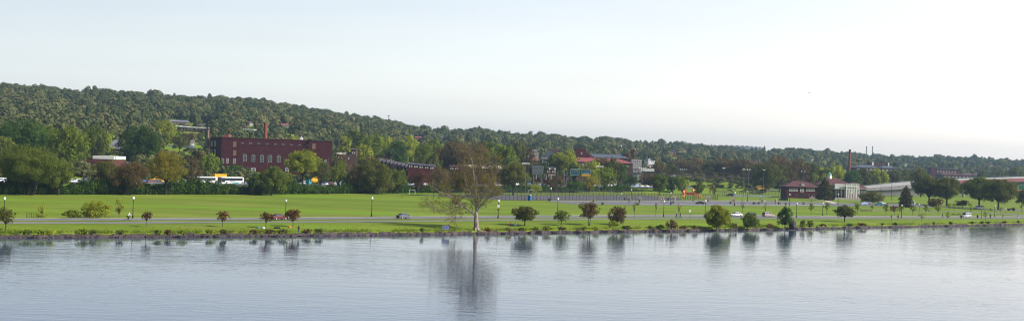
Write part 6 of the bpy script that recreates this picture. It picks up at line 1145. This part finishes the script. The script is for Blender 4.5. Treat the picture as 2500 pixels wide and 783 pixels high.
# ------------------------------------------------------------------ the sycamore
rg = random.Random(9); base = gnd(1162, 561); o = thing('sycamore_tree', 'tall bare sycamore with pale branches leaning over the river wall', 'tree', base); Y0 = base.y
def sp(x, y, dy=0):   # x,y in the 3.2625x zoom of (1000,340)
    p = P(1000 + x / 3.2625, 340 + y / 3.2625, Y0 + dy); return p - base
limbs = [
 ([(530, 728, 0), (531, 700, 0), (529, 640, 0), (531, 585, 0)], [.95, .66, .52, .44]),
 ([(531, 590, 0), (527, 520, 0), (530, 430, .3), (534, 335, .5), (530, 300, .5)], [.52, .42, .36, .28, .22]),
 ([(527, 420, 0), (517, 370, -.4), (512, 300, -.6), (508, 240, -.8), (500, 180, -1), (482, 125, -1), (462, 105, -1)], [.22, .20, .18, .15, .12, .08, .04]),
 ([(512, 265, -.6), (525, 300, -.2), (534, 335, .2)], [.16, .18, .2]),
 ([(533, 335, .5), (545, 280, 1), (560, 220, 1.4), (572, 150, 1.6), (590, 100, 2)], [.2, .14, .1, .07, .03]),
 ([(516, 600, 0), (470, 565, -.8), (430, 525, -1.5), (390, 498, -2), (350, 488, -2.4), (325, 455, -2.6), (290, 432, -2.8), (235, 415, -3.2), (190, 375, -3.4)], [.42, .36, .30, .26, .22, .18, .14, .10, .04]),
 ([(430, 525, -1.5), (380, 518, -2.4), (340, 535, -3), (295, 570, -3.4), (245, 562, -3.6), (200, 545, -3.8), (150, 520, -4)], [.22, .17, .14, .13, .10, .07, .03]),
 ([(428, 528, -1.5), (400, 545, -2.2), (370, 568, -2.6), (364, 600, -2.8), (362, 635, -2.8)], [.17, .14, .12, .08, .03]),
 ([(518, 530, .4), (490, 495, 1), (455, 445, 1.6), (425, 405, 2), (390, 365, 2.4), (350, 335, 2.8), (318, 300, 3)], [.28, .24, .20, .16, .12, .08, .03]),
 ([(500, 430, 0), (465, 395, .6), (440, 380, .8), (405, 355, 1), (370, 348, 1)], [.15, .13, .12, .07, .03]),
 ([(440, 405, 1.2), (436, 385, 1.2), (450, 360, 1.2), (420, 320, 1.2)], [.1, .09, .06, .03]),
 ([(540, 575, 0), (560, 535, -.6), (585, 500, -1.2), (620, 475, -1.6), (660, 450, -2), (705, 430, -2.2)], [.36, .28, .22, .17, .11, .03]),
 ([(538, 530, .5), (560, 490, 1.2), (600, 450, 1.8), (625, 410, 2), (640, 360, 2.2), (662, 310, 2.4)], [.26, .21, .16, .11, .08, .03]),
 ([(534, 360, .4), (560, 352, 0), (600, 355, -.4), (628, 385, -.6), (632, 415, -.6)], [.14, .12, .1, .06, .03]),
 ([(548, 300, 1), (562, 230, 1), (600, 196, .6), (640, 182, .4), (690, 168, .2)], [.13, .11, .1, .08, .04]),
 ([(530, 470, -.4), (508, 440, -1.4), (480, 420, -2), (455, 370, -2.4), (440, 300, -2.6), (430, 240, -2.6)], [.16, .13, .1, .08, .06, .02]),
]
tm = MB(); bm_ = MB(); tw = MB(); tips = []
def twig(p, d, L_, r, lev):
    q = p + d * L_; mid = p.lerp(q, .5) + Vector((rg.uniform(-1, 1), rg.uniform(-1, 1), rg.uniform(-.3, 1))) * L_ * .12
    tw.path([p, mid, q], [r, r * .75, r * .45], 3)
    if lev == 0: tips.append(q); return
    for k in range(4):
        f = rg.uniform(.25, 1); s_ = p.lerp(q, f); nd = (d + Vector((rg.uniform(-1, 1), rg.uniform(-1, 1), rg.uniform(-.6, .9))) * .75).normalized(); twig(s_, nd, L_ * rg.uniform(.45, .7), r * .55, lev - 1)
for li, (pts, rs) in enumerate(limbs):
    if li: rs = [r * .62 for r in rs]
    pp = [sp(*q) for q in pts]; (tm if li == 0 else bm_).path(pp, rs, 9)
    if li == 0: continue
    for i in range(1, len(pp)):
        for k in range(10 if i < len(pp) - 1 else 13):
            s_ = pp[i - 1].lerp(pp[i], rg.uniform(.2, 1)); ld = (pp[i] - pp[i - 1]).normalized(); nd = (ld * .6 + Vector((rg.uniform(-1, 1), rg.uniform(-1, 1), rg.uniform(-.5, 1.1)))).normalized()
            if li == 1 and i < 3 and rg.random() < .6: continue
            twig(s_, nd, rg.uniform(1.2, 2.3), .03, 2)
for pts, rs in limbs[:1]:
    for k in range(7): t = k * .9; tm.tube((math.cos(t) * .5, math.sin(t) * .5, .5), (math.cos(t) * 1.3, math.sin(t) * 1.3, -.25), .28, .1, 6)
tm.build('trunk', mat('sycamore trunk', (.17, .12, .10), c2=(.42, .35, .30), ns=.9), o); bm_.build('branches', M['pale'], o); tw.build('twigs', mat('twig brown', (.17, .13, .095), c2=(.26, .20, .15), ns=2), o)
rng = np.random.default_rng(8); T_ = np.array([tuple(t) for t in tips]); T_ = T_[rng.random(len(T_)) < .42]; lobes = [(t, (.32, .32, .26)) for t in T_]
Vt, tn = leaves(rng, lobes, .16, .05); quad_obj('crown', Vt, tn, LM['yellow'], o)
tag(MB().lathe([(1.5, -.4), (1.3, .1), (.9, .22)], 12, sx=1.2).build('bare_soil', M['dirt'], None, gnd(1164, 560.5) - Vector((0, 0, .12))), 'patch of pale bare soil at the foot of the sycamore', 'soil', kind='stuff')
# ------------------------------------------------------------------ far wooded hills
# zones kept clear: mound, clubhouse lawn, school
EXC += [(1690, 1850, 700, 1010, 1020)]
rng = np.random.default_rng(21); VV = []; TT = []; nT = 0; tries = 0
protos = []
for k in range(10):
    rg = np.random.default_rng(100 + k); lobes = []
    for i in range(6):
        th = 2.4 * i + rg.uniform(-.4, .4); e = rg.uniform(-.5, .9) if i else .9; rr = math.sqrt(max(0, 1 - e * e)) * .5
        lobes.append(((math.cos(th) * rr, math.sin(th) * rr, .55 + .32 * e), (rg.uniform(.36, .5), rg.uniform(.36, .5), rg.uniform(.28, .38))))
    v, t = leaves(rg, lobes, .185, 1.05, rough=.12); protos.append((v, t))
while tries < 60000:
    tries += 1
    a = rng.uniform(-.44, .44); yh = ip(a, HW); y0 = yh + 18; y1 = ip(a, RIDY) + 30
    Y = math.sqrt(rng.uniform(y0 * y0, y1 * y1)); p = px_of(a)
    # thin out with distance squared to keep even screen cover
    if rng.random() > (.085 if Y > yh + 270 else .2): continue
    hit = [e for e in EXC if e[0] < p < e[1] and e[2] < Y < e[3]]
    if any(Y > e[4] for e in hit): continue
    sw = rng.uniform(5.5, 12.5); hh = rng.uniform(9.5, 14); X = a * Y; z = terr(X, Y); v, t = protos[rng.integers(10)]
    if hit: sw = rng.uniform(2.5, 4); hh = rng.uniform(1.8, 3.2)
    elif Y < yh + 270: sw *= .55; hh *= .38 + .2 * (Y - yh) / 270
    if Y > y1 - 120: hh = rng.uniform(11, 15) + (3 if rng.random() < .08 else 0)
    th = rng.uniform(0, 6.28); c_, s_ = math.cos(th), math.sin(th)
    q = np.empty_like(v); q[:, 0] = (v[:, 0] * c_ - v[:, 1] * s_) * sw + X; q[:, 1] = (v[:, 0] * s_ + v[:, 1] * c_) * sw + Y; q[:, 2] = v[:, 2] * hh + z - .5
    VV.append(q); bt = rng.random() ** 1.3
    TT.append(np.clip(bt * .85 + (t - .4) * .22, 0, 1)); nT += 1
for i in range(170):   # scrub on the mound
    p_ = rng.uniform(1690, 1870); Y = rng.uniform(885, 1010); a = (p_ - 1250) / F; X = a * Y; sw = rng.uniform(.8, 2.4); v, t = protos[i % 10]
    VV.append(v * np.array([sw, sw, sw * .7]) + np.array([X, Y, terr(X, Y) - .3])); TT.append(np.clip(rng.random() * .6 + t * .3, 0, 1))
VV = np.concatenate(VV); TT = np.concatenate(TT)
print('forest trees', nT, 'quads', len(TT))
tag(quad_obj('forest', VV, TT, LM['hill']), 'continuous wooded hillside filling the horizon', 'forest', kind='stuff')
